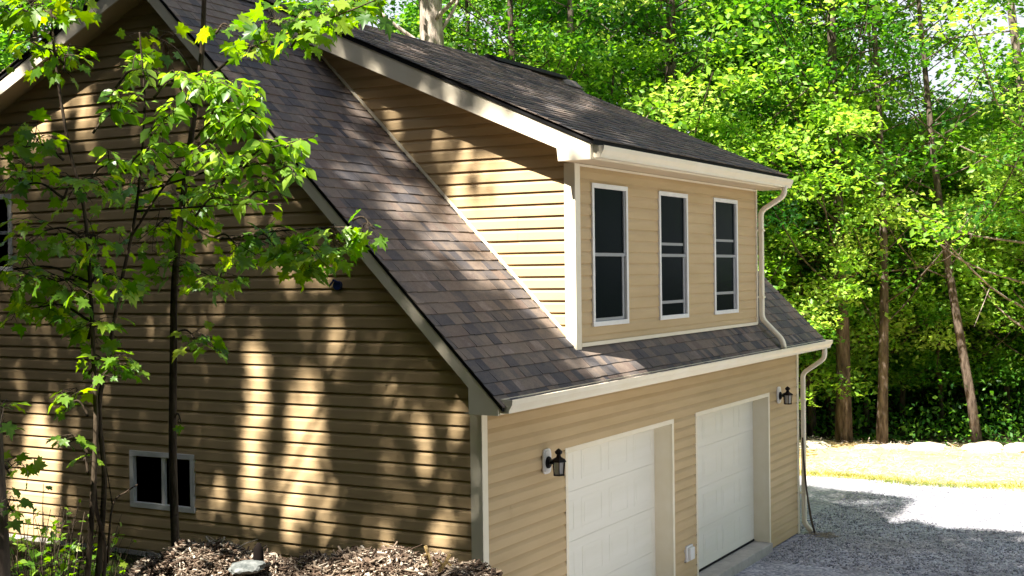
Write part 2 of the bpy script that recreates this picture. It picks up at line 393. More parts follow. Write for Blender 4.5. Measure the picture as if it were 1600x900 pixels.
# dormer
DX0, DX1, DY = 1.87, 7.60, -.04
WZ0, WZ1 = 3.545, 5.078
wins = [(2.25, 3.165), (4.06, 4.97), (5.885, 6.79)]
b = MB(); siding(b, 3.375, 5.262, lambda z: DX0+.095, lambda z: DX1-.03, [(w[0], w[1], WZ0, WZ1) for w in wins], lambda s, z, o: (s, DY - o, z), zbase=.03, depth=.55)
b.build('dormer_front_siding', M_siding, house)
b = MB()
dz = lambda y: 5.44 + KD*y
siding(b, 3.3, 7.15, lambda z: max(DY+.10, (z - 5.41)/KD), lambda z: (z - 3.385)/KM, [], lambda s, z, o: (DX0 - o, s, z), zbase=.03)
b.build('dormer_cheek_siding', M_siding, house)
b = MB()
poly = [(DY+.012, 3.2), (DY+.012, 5.36), (RY, 7.12), (RY-.02, 6.9)]
b.prism(poly, 0, DX0+.012, DX0+.06); b.prism(poly, 0, DX1-.06, DX1)
zz = [3.2, WZ0, WZ1, 5.40]
b.box((DX0+.06, DY+.012, 3.2), (DX1-.06, DY+.06, WZ0)); b.box((DX0+.06, DY+.012, WZ1), (DX1-.06, DY+.06, 5.36))
xsb = [DX0+.06] + [c for w in wins for c in w] + [DX1-.06]
for i in range(0, len(xsb), 2): b.box((xsb[i], DY+.012, WZ0), (xsb[i+1], DY+.06, WZ1))
b.build('dormer_inner_wall', M_siding, house)
b = MB(); b.prism([(DX0-.028, DY-.028), (DX0+.095, DY-.028), (DX0+.095, DY-.016), (DX0-.016, DY-.016), (DX0-.016, DY+.10), (DX0-.028, DY+.10)], 2, 3.32, 5.26); b.build('dormer_corner_post', M_trim, house, bevel=.004)
b = MB(); b.box((DX1-.03, DY-.028, 3.36), (DX1+.01, DY+.08, 5.26)); b.build('dormer_corner_post', M_trim, house, bevel=.004)
b = MB(); b.box((DX0+.095, DY-.03, 3.345), (DX1-.03, DY-.018, 3.385)); b.box((DX0+.095, DY-.03, 5.235), (DX1-.03, DY-.017, 5.258))
b.prism([(y, roofz(y) + e) for y, e in ((.02, .012), (3.2, .012), (3.2, .055), (.02, .055))], 0, DX0-.03, DX0-.014)
b.build('dormer_base_trim', M_trim, house)

# roof decks, black to give the drip edge and the shaded gap under shingles
def slab(nm, x0, x1, y0, y1, zf, t, m): 
    b = MB(); b.prism([(y0, zf(y0)), (y1, zf(y1)), (y1, zf(y1)-t), (y0, zf(y0)-t)], 0, x0, x1); return b.build(nm, m, house)
XL, XR = -OV, LX + OV - .02
DL, DR = DX0 - .27, DX1 + .30
rz_front = lambda y: roofz(y) - .022
rz_back = lambda y: RZ - KR*(y - RY) - .022
rz_dorm = lambda y: 5.665 + KD*y - .022
slab('front_roof_deck', XL-.012, XR+.012, -.41, RY, rz_front, .045, M_black)
slab('back_roof_deck', XL-.012, XR+.012, RY, 10.2, rz_back, .045, M_black)
slab('dormer_roof_deck', DL-.012, DR+.012, -.41, RY, rz_dorm, .05, M_black)

def shingles(nm, x0, x1, y0, y1, zf, k, skip=None, expo=.142, wmin=.06, wmax=.21):
    b = MB(); c = 1/math.sqrt(1+k*k); s = k*c; n = int(math.ceil((y1-y0)/c/expo))
    nrm = np.array([0, -s, c]); up = np.array([0, c, s])
    base = np.array([0, y0, zf(y0)])
    for r in range(n):
        x = x0 - random.random()*.05; last = .5; rowt = random.uniform(-.04, .04)
        while x < x1:
            w = random.uniform(wmin, wmax) * (1.5 if random.random() < .15 else 1)
            xa, xb = max(x0, x), min(x1, x+w); x += w
            if xb - xa < .01: continue
            y_r = y0 + r*expo*c
            if skip and skip(xa, xb, y_r): continue
            th = random.choice((.007, .012)); up_len = min(expo + .02, (y1-y0)/c - r*expo + .0)
            t = min(1, max(0, random.choice((.24, .3, .38, .44, .5, .55, .6, .7, .84)) + random.uniform(-.08, .08) + rowt))
            A = base + up*(r*expo); B = base + up*(r*expo + up_len)
            dx = np.array([1, 0, 0])
            jit = random.uniform(-.004, .004)
            pts = [A+dx*xa+up*jit, A+dx*xb+up*jit, B+dx*xb, B+dx*xa]
            bot = [p + nrm*.001 for p in pts]; top = [pts[0]+nrm*(.004+th), pts[1]+nrm*(.004+th), pts[2]+nrm*.003, pts[3]+nrm*.003]
            b.add(bot[:2] + top, [(2, 3, 4, 5), (0, 1, 3, 2), (0, 2, 5), (1, 4, 3)], t)
    return b.build(nm, M_shingle, house)
shingles('front_roof', XL-.03, XR+.03, -.425, RY, lambda y: roofz(y)-.018, KM, skip=lambda a, c, y: y > .08 and a > DX0+.05 and c < DX1-.05)
shingles('dormer_roof', DL-.03, DR+.03, -.425, RY, lambda y: 5.665+KD*y-.018, KD)
b = MB()   # rear slope, mirrored; far side unseen, so only courses near the ridge matter
o = shingles('back_roof', XL-.03, XR+.03, 0, 6.3, lambda y: 0, KR)
me = o.data
for v in me.vertices:
    v.co.y = 10.22 - v.co.y; v.co.z += RZ - KR*(10.22-RY) - .018
b = MB()
x = XL-.03
while x < XR:
    b.prism([(RY-.15, RZ-.138+.02), (RY-.13, RZ-.110+.012), (RY, RZ+.022), (RY+.15, RZ-.046+.012), (RY+.15, RZ-.066), (RY, RZ-.0)], 0, x, min(x+.145, XR+.03), random.choice((.2, .4, .6)))
    x += .147
b.build('ridge_cap', M_shingle, house)
b = MB(); b.prism([(RY-.17, 7.36), (RY-.13, 7.425), (RY, 7.47), (RY+.15, 7.41), (RY+.15, 7.36)], 0, 6.9, 9.3); b.build('ridge_vent', M_black, house)

# fascias on the rakes
def rake(nm, x0, poly, th=.02, m=M_trim):
    b = MB(); b.prism(poly, 0, x0, x0+th); return b.build(nm, m, house, bevel=.003)
ft, fb = 3.325, 3.165
rake('rake_fascia', XL, [(-.36, 2.872), (-.055, 2.872), (-.055, fb + KM*-.055), (RY-.06, fb+KM*(RY-.06)), (RY-.02, ft+KM*(RY-.02)), (-.36, ft-.365)])
rake('rake_fascia', XR-.02, [(-.36, 2.872), (-.055, 2.872), (-.055, fb + KM*-.055), (RY-.06, fb+KM*(RY-.06)), (RY-.02, ft+KM*(RY-.02)), (-.36, ft-.365)])
rb_ = lambda y, e: RZ - e - KR*(y-RY)
for xx in (XL, XR-.02):
    rake('rear_rake_fascia', xx, [(RY-.02, rb_(RY-.02, .075)), (RY-.06, rb_(RY-.06, .23)), (10.0, rb_(10.0, .23)), (10.0, rb_(10.0, .075))])
rake('dormer_rake_fascia', DL, [(-.37, 5.262), (0.0, 5.262), (.015, 5.395), (RY-.05, 5.395+.432*(RY-.05)), (RY-.02, 5.598+KD*(RY-.02)), (-.37, 5.60-.165)])
rake('dormer_rake_fascia', DR-.02, [(-.37, 5.262), (0.0, 5.262), (.015, 5.395), (RY-.05, 5.395+.432*(RY-.05)), (RY-.02, 5.598+KD*(RY-.02)), (-.37, 5.60-.165)])
# thin crown strip along the top of each visible rake
b = MB(); b.prism([(-.37, 5.60-.165), (RY-.02, 5.598+KD*(RY-.02)), (RY-.02, 5.622+KD*(RY-.02)), (-.37, 5.624-.165)], 0, DL-.01, DL+.01); b.build('drip_moulding', M_soffit, house)
# soffits
b = MB()
for xa, xb in ((XL+.02, .0), (LX+.0, XR-.02)):
    b.prism([(-.05, fb+.006-.05*KM), (RY, fb+.006+KM*RY), (RY, fb+.016+KM*RY), (-.05, fb+.016-.05*KM)], 0, xa, xb)
    b.prism([(RY, rb_(RY, .224)), (10, rb_(10, .224)), (10, rb_(10, .214)), (RY, rb_(RY, .214))], 0, xa, xb)
b.prism([(.0, 5.41), (RY, 5.41+.432*RY), (RY, 5.42+.432*RY), (.0, 5.42)], 0, DL+.02, DX0)
b.prism([(.0, 5.41), (RY, 5.41+.432*RY), (RY, 5.42+.432*RY), (.0, 5.42)], 0, DX1, DR-.02)
b.box((XL+.02, -.352, 2.874), (XR-.02, -.004, 2.886)); b.box((DL+.02, -.36, 5.264), (DR-.02, DY+.02, 5.276))
b.box((XL+.02, -.056, 2.886), (0, -.046, 3.11)); b.box((DL+.02, -.004, 5.28), (DX0, .006, 5.41))
b.build('soffit', M_soffit, house)
b = MB(); b.box((XL+.02, -.366, 2.88), (XR-.02, -.354, 2.985)); b.build('eave_fascia', M_trim, house)
b = MB(); b.box((DL+.02, -.374, 5.27), (DR-.02, -.362, 5.45)); b.build('dormer_eave_fascia', M_trim, house)

# gutters: K profile, open on top
def gutter(nm, x0, x1, y, z):
    pr = [(0, .125), (0, 0), (-.085, 0), (-.090, .03), (-.118, .075), (-.125, .118), (-.112, .122), (-.112, .112), (-.108, .075), (-.080, .035), (-.076, .008), (-.006, .008), (-.006, .125)]
    b = MB(); n = len(pr)
    vs = [(x0, y+p[0], z+p[1]) for p in pr] + [(x1, y+p[0], z+p[1]) for p in pr]
    b.add(vs, [(i, (i+1) % n, n+(i+1) % n, n+i) for i in range(n)])
    cap = [(0, .125), (0, 0), (-.085, 0), (-.090, .03), (-.118, .075), (-.125, .118)]
    b.prism([(y+p[0], z+p[1]) for p in cap], 0, x0-.003, x0+.001); b.prism([(y+p[0], z+p[1]) for p in cap], 0, x1-.001, x1+.003)
    return b.build(nm, M_trim, house)
gutter('gutter', XL+.03, XR+.03, -.368, 2.893)
gutter('dormer_gutter', DL+.05, DR+.02, -.376, 5.283)

# downspouts: rounded rectangular pipe
def spout(nm, pts, lab=None):
    b = MB(); P = [Vector(p) for p in pts]; out = [P[0]]
    for i in range(1, len(P)-1):
        a = (P[i-1]-P[i]).normalized(); c = (P[i+1]-P[i]).normalized(); r = .07
        for t in np.linspace(0, 1, 6): 
            out.append(P[i] + a*r*(1-t)**2 + c*r*t**2)
    out.append(P[-1])
    sq = lambda ca, sa: (math.copysign(abs(ca)**.45, ca)*.95, math.copysign(abs(sa)**.45, sa)*.75)
    b.tube(out, .045, 16, squash=sq); o = b.build(nm, M_trim, house, smooth=True)
    b = MB()
    zs = [q[2] for q in pts]
    a, c = pts[2], pts[3]
    for f in (.18, .8):
        z = a[2]*(1-f) + c[2]*f; b = MB(); b.box((a[0]-.05, a[1]-.040, z-.014), (a[0]+.05, a[1]+.055, z+.014)); b.build('strap', M_trim, o)
    return o
spout('downspout', [(7.69, -.44, 5.30), (7.69, -.44, 5.17), (7.655, -.105, 4.96), (7.655, -.105, 3.43), (7.66, -.40, 3.13), (7.66, -.43, 2.98)])
spout('downspout', [(9.66, -.43, 2.90), (9.66, -.43, 2.74), (9.655, -.085, 2.50), (9.655, -.085, .16), (9.66, -.20, .03)])

# dormer windows
def dwindow(x0, x1, raised, label):
    b = MB(); y = DY - .030; fw = .05
    for (a, c, p, q) in ((x0, x1, WZ1-fw, WZ1), (x0, x1, WZ0, WZ0+fw), (x0, x0+fw, WZ0+fw, WZ1-fw), (x1-fw, x1, WZ0+fw, WZ1-fw)):
        b.box((a, y, p), (c, y+.085, q))
    w = b.build('dormer_window', M_white, house, bevel=.004)
    if label: w['label'] = label
    zi0, zi1, mid = WZ0+fw, WZ1-fw, 4.315; xa, xb = x0+fw, x1-fw
    b = MB(); b.box((xa, y+.035, zi0), (xb, y+.040, zi1)); b.build('glass_pane', M_screen, w)
    b = MB(); s = .032
    b.box((xa, y+.016, mid-.018), (xb, y+.034, mid+.018)); b.box((xb-.03, y+.020, mid+.018), (xb, y+.034, zi1)); b.box((xa, y+.020, mid+.018), (xa+.012, y+.034, zi1))
    b.build('upper_sash', M_greyrail, w)
    b = MB(); 
    b.box((xb-.075, y+.024, zi0), (xb-.03, y+.034, mid-.018)); b.box((xa, y+.024, zi0), (xa+.015, y+.034, mid-.018))
    if raised:
        b.box((xa+.015, y+.026, zi0+raised), (xb-.075, y+.034, zi0+raised+.035))
        b.box((xa+.015, y+.030, mid+raised-.02), (xb-.06, y+.0345, mid+raised+.012))
    else: b.box((xa+.015, y+.024, zi0), (xb-.075, y+.034, zi0+.035))
    b.build('lower_sash', M_greyrail, w)
dwindow(*wins[0], 0, 'closed dormer window nearest the corner post')
dwindow(*wins[1], .14, 'middle dormer window with its lower sash raised')
dwindow(*wins[2], .21, 'dormer window nearest the downspout, sash raised')

def gwindow(hole, nm, slider):
    y0, y1, z0, z1 = hole; fw = .058; b = MB(); x = -.036
    for (a, c, p, q) in ((y0, y1, z1-fw, z1), (y0, y1, z0, z0+fw), (y0, y0+fw, z0+fw, z1-fw), (y1-fw, y1, z0+fw, z1-fw)):
        b.box((x, a, p), (x+.07, c, q))
    w = b.build(nm, M_white, house, bevel=.004)
    b = MB(); b.box((.012, y0+fw, z0+fw), (.018, y1-fw, z1-fw)); b.build('glass_pane', M_screen, w)
    b = MB(); m_ = (y0+y1)/2 - .02
    if slider:
        b.box((x+.008, m_-.022, z0+fw), (x+.04, m_+.022, z1-fw))
    else: b.box((x+.012, y0+fw, (z0+z1)/2-.02), (x+.04, y1-fw, (z0+z1)/2+.02))
    b.build('mullion', M_white if slider else M_greyrail, w); return w
w = gwindow(small_win, 'slider_window', True); w['label'] = 'small two-pane slider window low in the gable wall'
w = gwindow(left_win, 'gable_window', False); w['label'] = 'tall window in the gable wall cut by the photo edge'

# garage doors
def gdoor(d, label):
    b = MB(); yi = .205
    x0, x1 = d[0]+DW, d[1]-DW; zb_, zt = .165, DT-DW-.0
    h = (2.32 - zb_)/4; base = zb_
    for k in range(4):
        z0 = base + k*.537; z1 = min(z0+.534, zt+.02)
        b.box((x0-.02, yi+.012, z0), (x1+.02, yi+.04, z1))
        npn = 4; pw = (x1-x0)/npn
        for j in range(npn):
            a = x0 + j*pw + .09; c = x0 + (j+1)*pw - .09; p = z0+.10; q = min(z1-.10, zt-.02)
            if q - p < .08: continue
            # embossed long panel: a shallow raised frame
            for (A, C, P_, Q) in ((a, c, q-.022, q), (a, c, p, p+.022), (a, a+.022, p+.022, q-.022), (c-.022, c, p+.022, q-.022)):
                b.prism([(A, P_), (C, P_), (C, Q), (A, Q)], 1, yi+.012, yi+.0095)
            b.prism([(a+.06, p+.06), (c-.06, p+.06), (c-.06, q-.06), (a+.06, q-.06)], 1, yi+.012, yi+.010)
    o = b.build('garage_door', M_door, house); o['label'] = label
    b = MB(); b.box((x0, yi+.005, zb_-.03), (x1, yi+.035, zb_-.002)); b.build('rubber_seal', M_black, o)
    b = MB(); t = .018
    for (a, c, p, q) in ((d[0], d[1], DT-DW, DT), (d[0], d[0]+DW, -.02, DT-DW), (d[1]-DW, d[1], -.02, DT-DW)):
        b.box((a, -.026, p), (c, -.006, q))
    for (a, c, p, q) in ((d[0]+.02, d[1]-.02, DT-.05, DT-.02), (d[0]+.02, d[0]+.05, -.02, DT-.05), (d[1]-.05, d[1]-.02, -.02, DT-.05)):
        b.box((a, -.006, p), (c, yi+.045, q))
    b.build('door_trim', M_trim, house, bevel=.004)
gdoor(D1, 'near white garage door with embossed panels'); gdoor(D2, 'far white garage door with a concrete threshold')
b = MB(); b.box((D1[0]+.05, -.07, -.1), (D1[1]-.05, 3, .13)); b.build('door_threshold', M_conc, house, bevel=.01)
b = MB(); b.box((D2[0]+.05, -.07, -.1), (D2[1]-.05, 3, .13)); b.build('door_threshold', M_conc, house, bevel=.01)
# outlet cover and small wall fittings
b = MB(); b.box((4.865, -.045, .50), (5.075, -.004, .695)); o = b.build('outlet_block', M_white, house, bevel=.008)
b = MB(); b.box((4.90, -.085, .52), (5.04, -.045, .675)); b.build('outlet_cover', M_white, o, bevel=.012)
b = MB(); b.tube([(-.01, 1.57, 4.03), (-.06, 1.57, 4.03)], .045, 12); b.tube([(-.05, 1.53, 4.05), (-.07, 1.60, 4.08), (-.05, 1.66, 4.03)], .012, 6)
b.build('wall_hook', M_blue, house, smooth=False)
b = MB(); b.tube([(-.01, 3.83, 6.50), (-.10, 3.83, 6.50)], .02, 8); b.tube([(-.07, 3.83, 6.46), (-.07, 3.83, 6.60)], [.055, .05], 12); b.build('gable_vent', M_soffit, house)

# ------------------------------------------------------------------ wall lanterns
def lantern(x, label, first=None):
    t = empty('wall_lantern', (x, -.02, 2.25), label, 'wall lamp', 'coach lanterns beside the garage doors')
    if first:
        def cp(o, par):
            c = o.copy(); W.objects.link(c); c.parent = par
            for ch in o.children: cp(ch, c)
        for ch in list(first.children): cp(ch, t)
        return t
    b = MB(); pl = []
    for i in range(24):
        a = 2*math.pi*i/24; ca, sa = math.cos(a), math.sin(a)
        pl.append((x + .085*math.copysign(abs(ca)**.5, ca), 2.25 + .125*math.copysign(abs(sa)**.5, sa)))
    b.prism(pl, 1, -.022, -.038); b.prism([((p[0]-x)*.8+x, (p[1]-2.25)*.85+2.25) for p in pl], 1, -.038, -.047); b.build('mounting_block', M_white, t)
    b = MB(); b.tube([(x, -.045, 2.24), (x, -.060, 2.24), (x, -.075, 2.24)], [.062, .058, .035], 16); b.build('back_plate', M_lamp, t)
    b = MB(); b.tube([(x, -.07, 2.24), (x, -.11, 2.235), (x, -.14, 2.26), (x, -.163, 2.285)], .013, 8); b.build('arm', M_lamp, t, smooth=True)
    yc = -.165; b = MB()
    def ring(z, r): return [(x + r*math.cos(math.pi/4 + k*math.pi/2), yc + r*math.sin(math.pi/4 + k*math.pi/2), z) for k in range(4)]
    b.tube([(x, yc, 2.255), (x, yc, 2.275), (x, yc, 2.30), (x, yc, 2.325)], [.085, .075, .03, .02], 6)
    b.tube([(x, yc, 2.32), (x, yc, 2.335), (x, yc, 2.355), (x, yc, 2.372), (x, yc, 2.385)], [.016, .034, .04, .022, .005], 10); b.build('lantern_cap', M_lamp, t)
    b = MB(); 
    for k in range(6):
        a = math.pi*2*(k+.5)/6; b.tube([(x+.066*math.cos(a), yc+.066*math.sin(a), 2.262), (x+.055*math.cos(a), yc+.055*math.sin(a), 2.13)], .006, 4)
    b.tube([(x, yc, 2.118), (x, yc, 2.132)], .062, 6); b.build('lantern_frame', M_lamp, t)
    b = MB(); b.tube([(x, yc, 2.256), (x, yc, 2.134)], [.056, .046], 6); b.build('glass_chimney', M_lampglass, t)
    return t
l1 = lantern(1.22, 'black coach lantern on a white block left of the near garage door')
lantern(8.62, 'black coach lantern on a white block between the far garage door and the downspout', l1)

# stick against the downspout
b = MB(); b.tube([(9.60, -.085, 1.50), (9.62, -.10, 1.1), (9.60, -.14, .7), (9.62, -.20, .25), (9.60, -.27, .01)], [.012, .016, .014, .018, .016], 7)
tag(b.build('leaning_stick', M_barkd), 'thin dark stick leaning against the white downspout at the far garage corner', 'stick')
b = MB()
for i in range(60):
    a = random.uniform(0, 6.28); x = 9.55 + random.gauss(0, .09); y = -.42 + random.gauss(0, .12); l = random.uniform(.05, .16)
    b.tube([(x, y, .012+random.random()*.02), (x+l*math.cos(a), y+l*math.sin(a), .012+random.random()*.04)], .004, 4, random.uniform(.6, 1))
tag(b.build('straw_clump', M_mulch), 'small clump of dry straw on gravel at the downspout foot', 'straw clump')
#PART2
# ------------------------------------------------------------------ mulch pile
def crest(u): return np.interp(u, [120, 185, 230, 280, 320, 360, 400, 450, 500, 560, 620, 680, 740, 770, 830], [965, 902, 872, 853, 849, 856, 872, 880, 872, 865, 866, 879, 892, 901, 960])
PD = 8.2
def pile_z(a, bq):
    """a along the picture's horizontal, bq depth from the crest"""
    u = 800 + a / PD * FPX
    zc = CAM[2] + PD*CF[2] - (crest(u) - 450) / FPX * PD
    p = CAM + CR*a + CF*(PD + bq)
    t = float(gz(p[0], p[1]))
    w = math.exp(-(bq/1.15)**2) if bq < 0 else math.exp(-(bq/.8)**2)
    return p[0], p[1], t + max(0, zc - t)*w + .018*math.sin(a*23+bq*9)*w
b = MB(); A_ = np.linspace(-3.0, .45, 70); B_ = np.linspace(-2.6, 1.5, 50)
b.v = [pile_z(a, q) for a in A_ for q in B_]
b.f = [[i*50+k, (i+1)*50+k, (i+1)*50+k+1, i*50+k+1] for i in range(69) for k in range(49)]
b.t = [random.choice((.05, .15, .3)) for _ in b.f]; b.mi = [0]*len(b.f)
M_pile = mat('packed_mulch', (.1, .07, .04), .95, .1); noise_col(M_pile, (.035, .022, .014), (.15, .11, .07), 9, 8, .35, .65, bump=1, bscale=45, dist=.03)
pile = tag(b.build('mulch_pile', M_pile, smooth=True), 'heap of brown wood mulch, chips and dead leaves in the foreground by the gable wall', 'mulch pile', kind='stuff')
# chips on it, welded into the same heap
CH = (np.array([(x, y, z) for z in (-.04, .04) for x, y in ((-.085, -.5), (.085, -.5), (.06, .5), (-.06, .5))]) , [(0, 3, 2, 1), (4, 5, 6, 7), (0, 1, 5, 4), (1, 2, 6, 5), (2, 3, 7, 6), (3, 0, 4, 7)])
n = 60000; Aa = RNG.uniform(-2.95, .4, n); Bb = np.where(RNG.random(n) < .75, RNG.uniform(-1.7, .3, n), RNG.uniform(-2.5, 1.4, n))
C = np.array([pile_z(a, q) for a, q in zip(Aa, Bb)]); C[:, 2] += RNG.uniform(-.005, .035, n)
D = RNG.normal(0, 1, (n, 3)); D[:, 2] *= .45
N = RNG.normal(0, .6, (n, 3)) + [0, 0, 1]
tn = np.clip(RNG.choice([.1, .3, .5, .7, .95], n, p=[.22, .26, .24, .18, .10]) + RNG.normal(0, .06, n), 0, 1)
S = RNG.uniform(.014, .040, n) * RNG.choice([1, 1, 2.4], n)
chips = leaf_mesh('wood_chips', C, D, N, S, tn, CH, M_mulch)
chips['kind'] = 'stuff'; chips.parent = pile
n = 2600; Aa = RNG.uniform(-2.9, .35, n); Bb = RNG.uniform(-1.6, .3, n)
C = np.array([pile_z(a, q) for a, q in zip(Aa, Bb)]); C[:, 2] += RNG.uniform(.0, .04, n)
D = RNG.normal(0, 1, (n, 3)); D[:, 2] *= .5; N = RNG.normal(0, .7, (n, 3)) + [0, 0, 1]
o = leaf_mesh('dead_leaves', C, D, N, RNG.uniform(.035, .075, n), np.clip(RNG.normal(.5, .25, n), 0, 1), OVATE, M_mulch); o['kind'] = 'stuff'; o.parent = pile
b = MB()
for i in range(900):
    a = random.uniform(-2.7, .35); q = random.uniform(-1.3, .25); p = Vector(pile_z(a, q)) + Vector((0, 0, .01))
    th = random.uniform(0, 6.28); l = random.uniform(.06, .22); e = random.uniform(-.1, .45)
    d = Vector((math.cos(th)*math.cos(e), math.sin(th)*math.cos(e), math.sin(e)))
    b.tube([p - d*l*.3, p + d*l*.4 + Vector((0, 0, .008)), p + d*l*.8], [.004, .0035, .002], 4, random.uniform(.3, 1))
o = b.build('sticks', M_mulch, pile); o['kind'] = 'stuff'
# pale stone and upright bits
def rockmesh(nm, c, r, m, seed, parent=None, sub=3):
    import bmesh
    bm = bmesh.new(); bmesh.ops.create_icosphere(bm, subdivisions=sub, radius=1)
    from mathutils import noise
    for v in bm.verts:
        k = 1 + .30*noise.noise(v.co*1.3 + Vector((seed, 0, 0))) + .12*noise.noise(v.co*3.7 + Vector((0, seed, 0)))
        v.co = Vector((v.co.x*r[0], v.co.y*r[1], v.co.z*r[2]))*k
    me = bpy.data.meshes.new(nm); bm.to_mesh(me); bm.free()
    for v in me.vertices: v.co += Vector([float(t) for t in c])
    return link(nm, me, m, parent)
M_gstone = mat('grey_white_stone', (.5, .5, .48), .8, .2); noise_col(M_gstone, (.06, .07, .065), (.19, .20, .185), 14, 6, bump=.6, bscale=40, dist=.01)
tag(rockmesh('rock', at(386, 886, 7.9), (.13, .10, .035), M_gstone, 4), 'small pale grey stone lying on the mulch pile', 'stone')
p = at(405, 888, 8.0); b = MB(); q = Vector([float(c) for c in p])
b.tube([q, q+Vector((0, .005, .07)), q+Vector((.005, .01, .12)), q+Vector((0, 0, .155))], [.028, .034, .030, .012], 9)
tag(b.build('charred_stub', mat('char', (.006, .004, .003), .9, .1), smooth=True), 'short dark wooden stub standing up from the mulch pile', 'stub')
def twig(pts, r, lab, m=None):
    b = MB(); b.tube([at(*p) for p in pts[0]], r, 6)
    for s in pts[1:]: b.tube([at(*p) for p in s], r*.6 if not isinstance(r, list) else r[-1], 5)
    tag(b.build('bare_twig', m or M_straw), lab, 'twig')
twig([[(673, 884, 7.9), (669, 866, 7.9), (665, 853, 7.9)], [(669, 866, 7.9), (661, 868, 7.85)]], .012, 'pale bare twig sticking up from the mulch, left of its forked neighbour')
twig([[(686, 893, 7.9), (697, 878, 7.9), (703, 866, 7.9)], [(693, 884, 7.9), (684, 874, 7.9)], [(697, 878, 7.9), (705, 884, 7.9)]], .011, 'pale forked twig on the mulch nearest the house corner post')

# ------------------------------------------------------------------ saplings
def catmull(P, k=5):
    P = [np.array(p, float) for p in P]
    if len(P) < 3: return [P[0] + (P[1]-P[0])*t for t in np.linspace(0, 1, k+1)]
    out = []
    Q = [2*P[0]-P[1]] + P + [2*P[-1]-P[-2]]
    for i in range(1, len(Q)-2):
        for t in np.linspace(0, 1, k, endpoint=False):
            a, b_, c, d = Q[i-1], Q[i], Q[i+1], Q[i+2]
            out.append(.5*((2*b_) + (-a+c)*t + (2*a-5*b_+4*c-d)*t*t + (-a+3*b_-3*c+d)*t**3))
    out.append(P[-1]); return out
class Sapling:
    def __init__(s): s.w = MB(); s.L = {'M': [[], [], [], [], []], 'O': [[], [], [], [], []]}
    def stem(s, P, r0, r1, n=8):
        p = catmull(P); s.w.tube(p, np.linspace(r0, r1, len(p)), n, random.uniform(.2, .8)); return p
    def leaves(s, path, n, kind, size, start=.15):
        path = [np.array(q) for q in path]; K = len(path)-1
        for i in range(n):
            f = (start + (1-start)*(i+.6)/n)*K; k = min(int(f), K-1); p = path[k] + (path[k+1]-path[k])*(f-k)
            d = path[k+1]-path[k]; d = d/(np.linalg.norm(d)+1e-9)
            side = np.cross(d, [0, 0, 1.]); side /= np.linalg.norm(side)+1e-9
            sg = 1 if i % 2 else -1
            ax = side*sg*random.uniform(.5, 1.1) + d*random.uniform(.1, .9) + np.array([0, 0, random.uniform(-.75, .10)]) + RNG.normal(0, .22, 3)
            ax /= np.linalg.norm(ax)
            pet = size*(random.uniform(.35, .7) if kind == 'M' else random.uniform(.1, .25))
            S = size*random.uniform(.5, 1.15)*(1.0 if i < n-1 else .75)*(.88 if kind == 'M' else .9)
            c = p + ax*(pet + S*.34)
            s.w.tube([p, p + ax*pet + np.array([0, 0, .004])], .0016, 3, .5, cap=False)
            nm = np.array([0, 0, 1.]) + RNG.normal(0, .5, 3)
            l = s.L[kind]; l[0].append(c + np.array([0, 0, -.1*S])); l[1].append(ax + np.array([0, 0, -.25])); l[2].append(nm); l[3].append(S)
            l[4].append(min(1, max(0, random.gauss(.45, .3))))
    def cluster(s, att, cu, cv, ru, rv, d, dr, ns, nl, kind, size):
        a = np.array(att if len(att) == 3 and isinstance(att, np.ndarray) else at(*att), float); c = at(cu, cv, d)
        hub = s.stem([a, a*.5 + c*.5 + np.array([0, 0, .05]), c], .009, .004, 5)
        for i in range(ns):
            th = random.uniform(0, 6.283); rr = math.sqrt(random.uniform(.12, 1))
            e = at(cu + ru*rr*math.cos(th), cv + rv*rr*math.sin(th), d + random.uniform(-dr, dr))
            h = hub[min(len(hub)-1, int(random.uniform(.55, 1.0)*len(hub)))]
            mid = (h+e)/2 + np.array([0, 0, .04]) + RNG.normal(0, .02, 3)
            tw = s.stem([h, mid, e], .0035, .0015, 4)
            s.leaves(tw, nl, kind, size)
    def finish(s, name, label, base, group=None, wood=None):
        r = empty(name, base, label, 'sapling', group)
        s.w.build('trunk', wood or M_twig, r, smooth=True)
        for k, tm, mm in (('M', MAPLE, M_leafF), ('O', OVATE, M_leafO)):
            l = s.L[k]
            if l[0]: leaf_mesh('foliage', np.array(l[0]), np.array(l[1]), np.array(l[2]), np.array(l[3]), np.array(l[4]), tm, mm, r)
        return r
# A: the straight maple sapling
A = Sapling(); dA = 8.75
base = at(276, 905, dA); 
trunkA = A.stem([at(277, 930, dA), at(274, 850, dA), at(270, 700, dA), at(271, 560, dA), at(273, 440, dA), at(286, 310, dA), at(302, 190, dA), at(314, 100, dA), at(319, 0, dA), at(322, -140, dA)], .031, .014, 10)
limb = A.stem([at(308, 150, dA), at(327, 121, dA-.1), at(375, 83, dA-.25), at(413, 65, dA-.35), at(489, 38, dA-.5), at(558, 12, dA-.6), at(600, -6, dA-.7)], .012, .004, 6)
A.leaves(limb, 16, 'M', .17, .3)
for c in ((435, 40, 50, 30, 6), (500, 20, 70, 24, 7), (560, 6, 55, 18, 5), (410, 80, 32, 16, 2), (480, 66, 22, 12, 2), (362, 45, 30, 12, 2)):
    A.cluster((c[0]-25, c[1]+8, dA-.45), c[0], c[1], c[2], c[3], dA-.45, .35, c[4], 5, 'M', .165)
rb1 = A.stem([at(283, 340, dA), at(340, 372, dA-.1), at(420, 362, dA-.25), at(500, 356, dA-.35), at(556, 354, dA-.4)], .010, .003, 6)
A.leaves(rb1, 12, 'M', .17, .3)
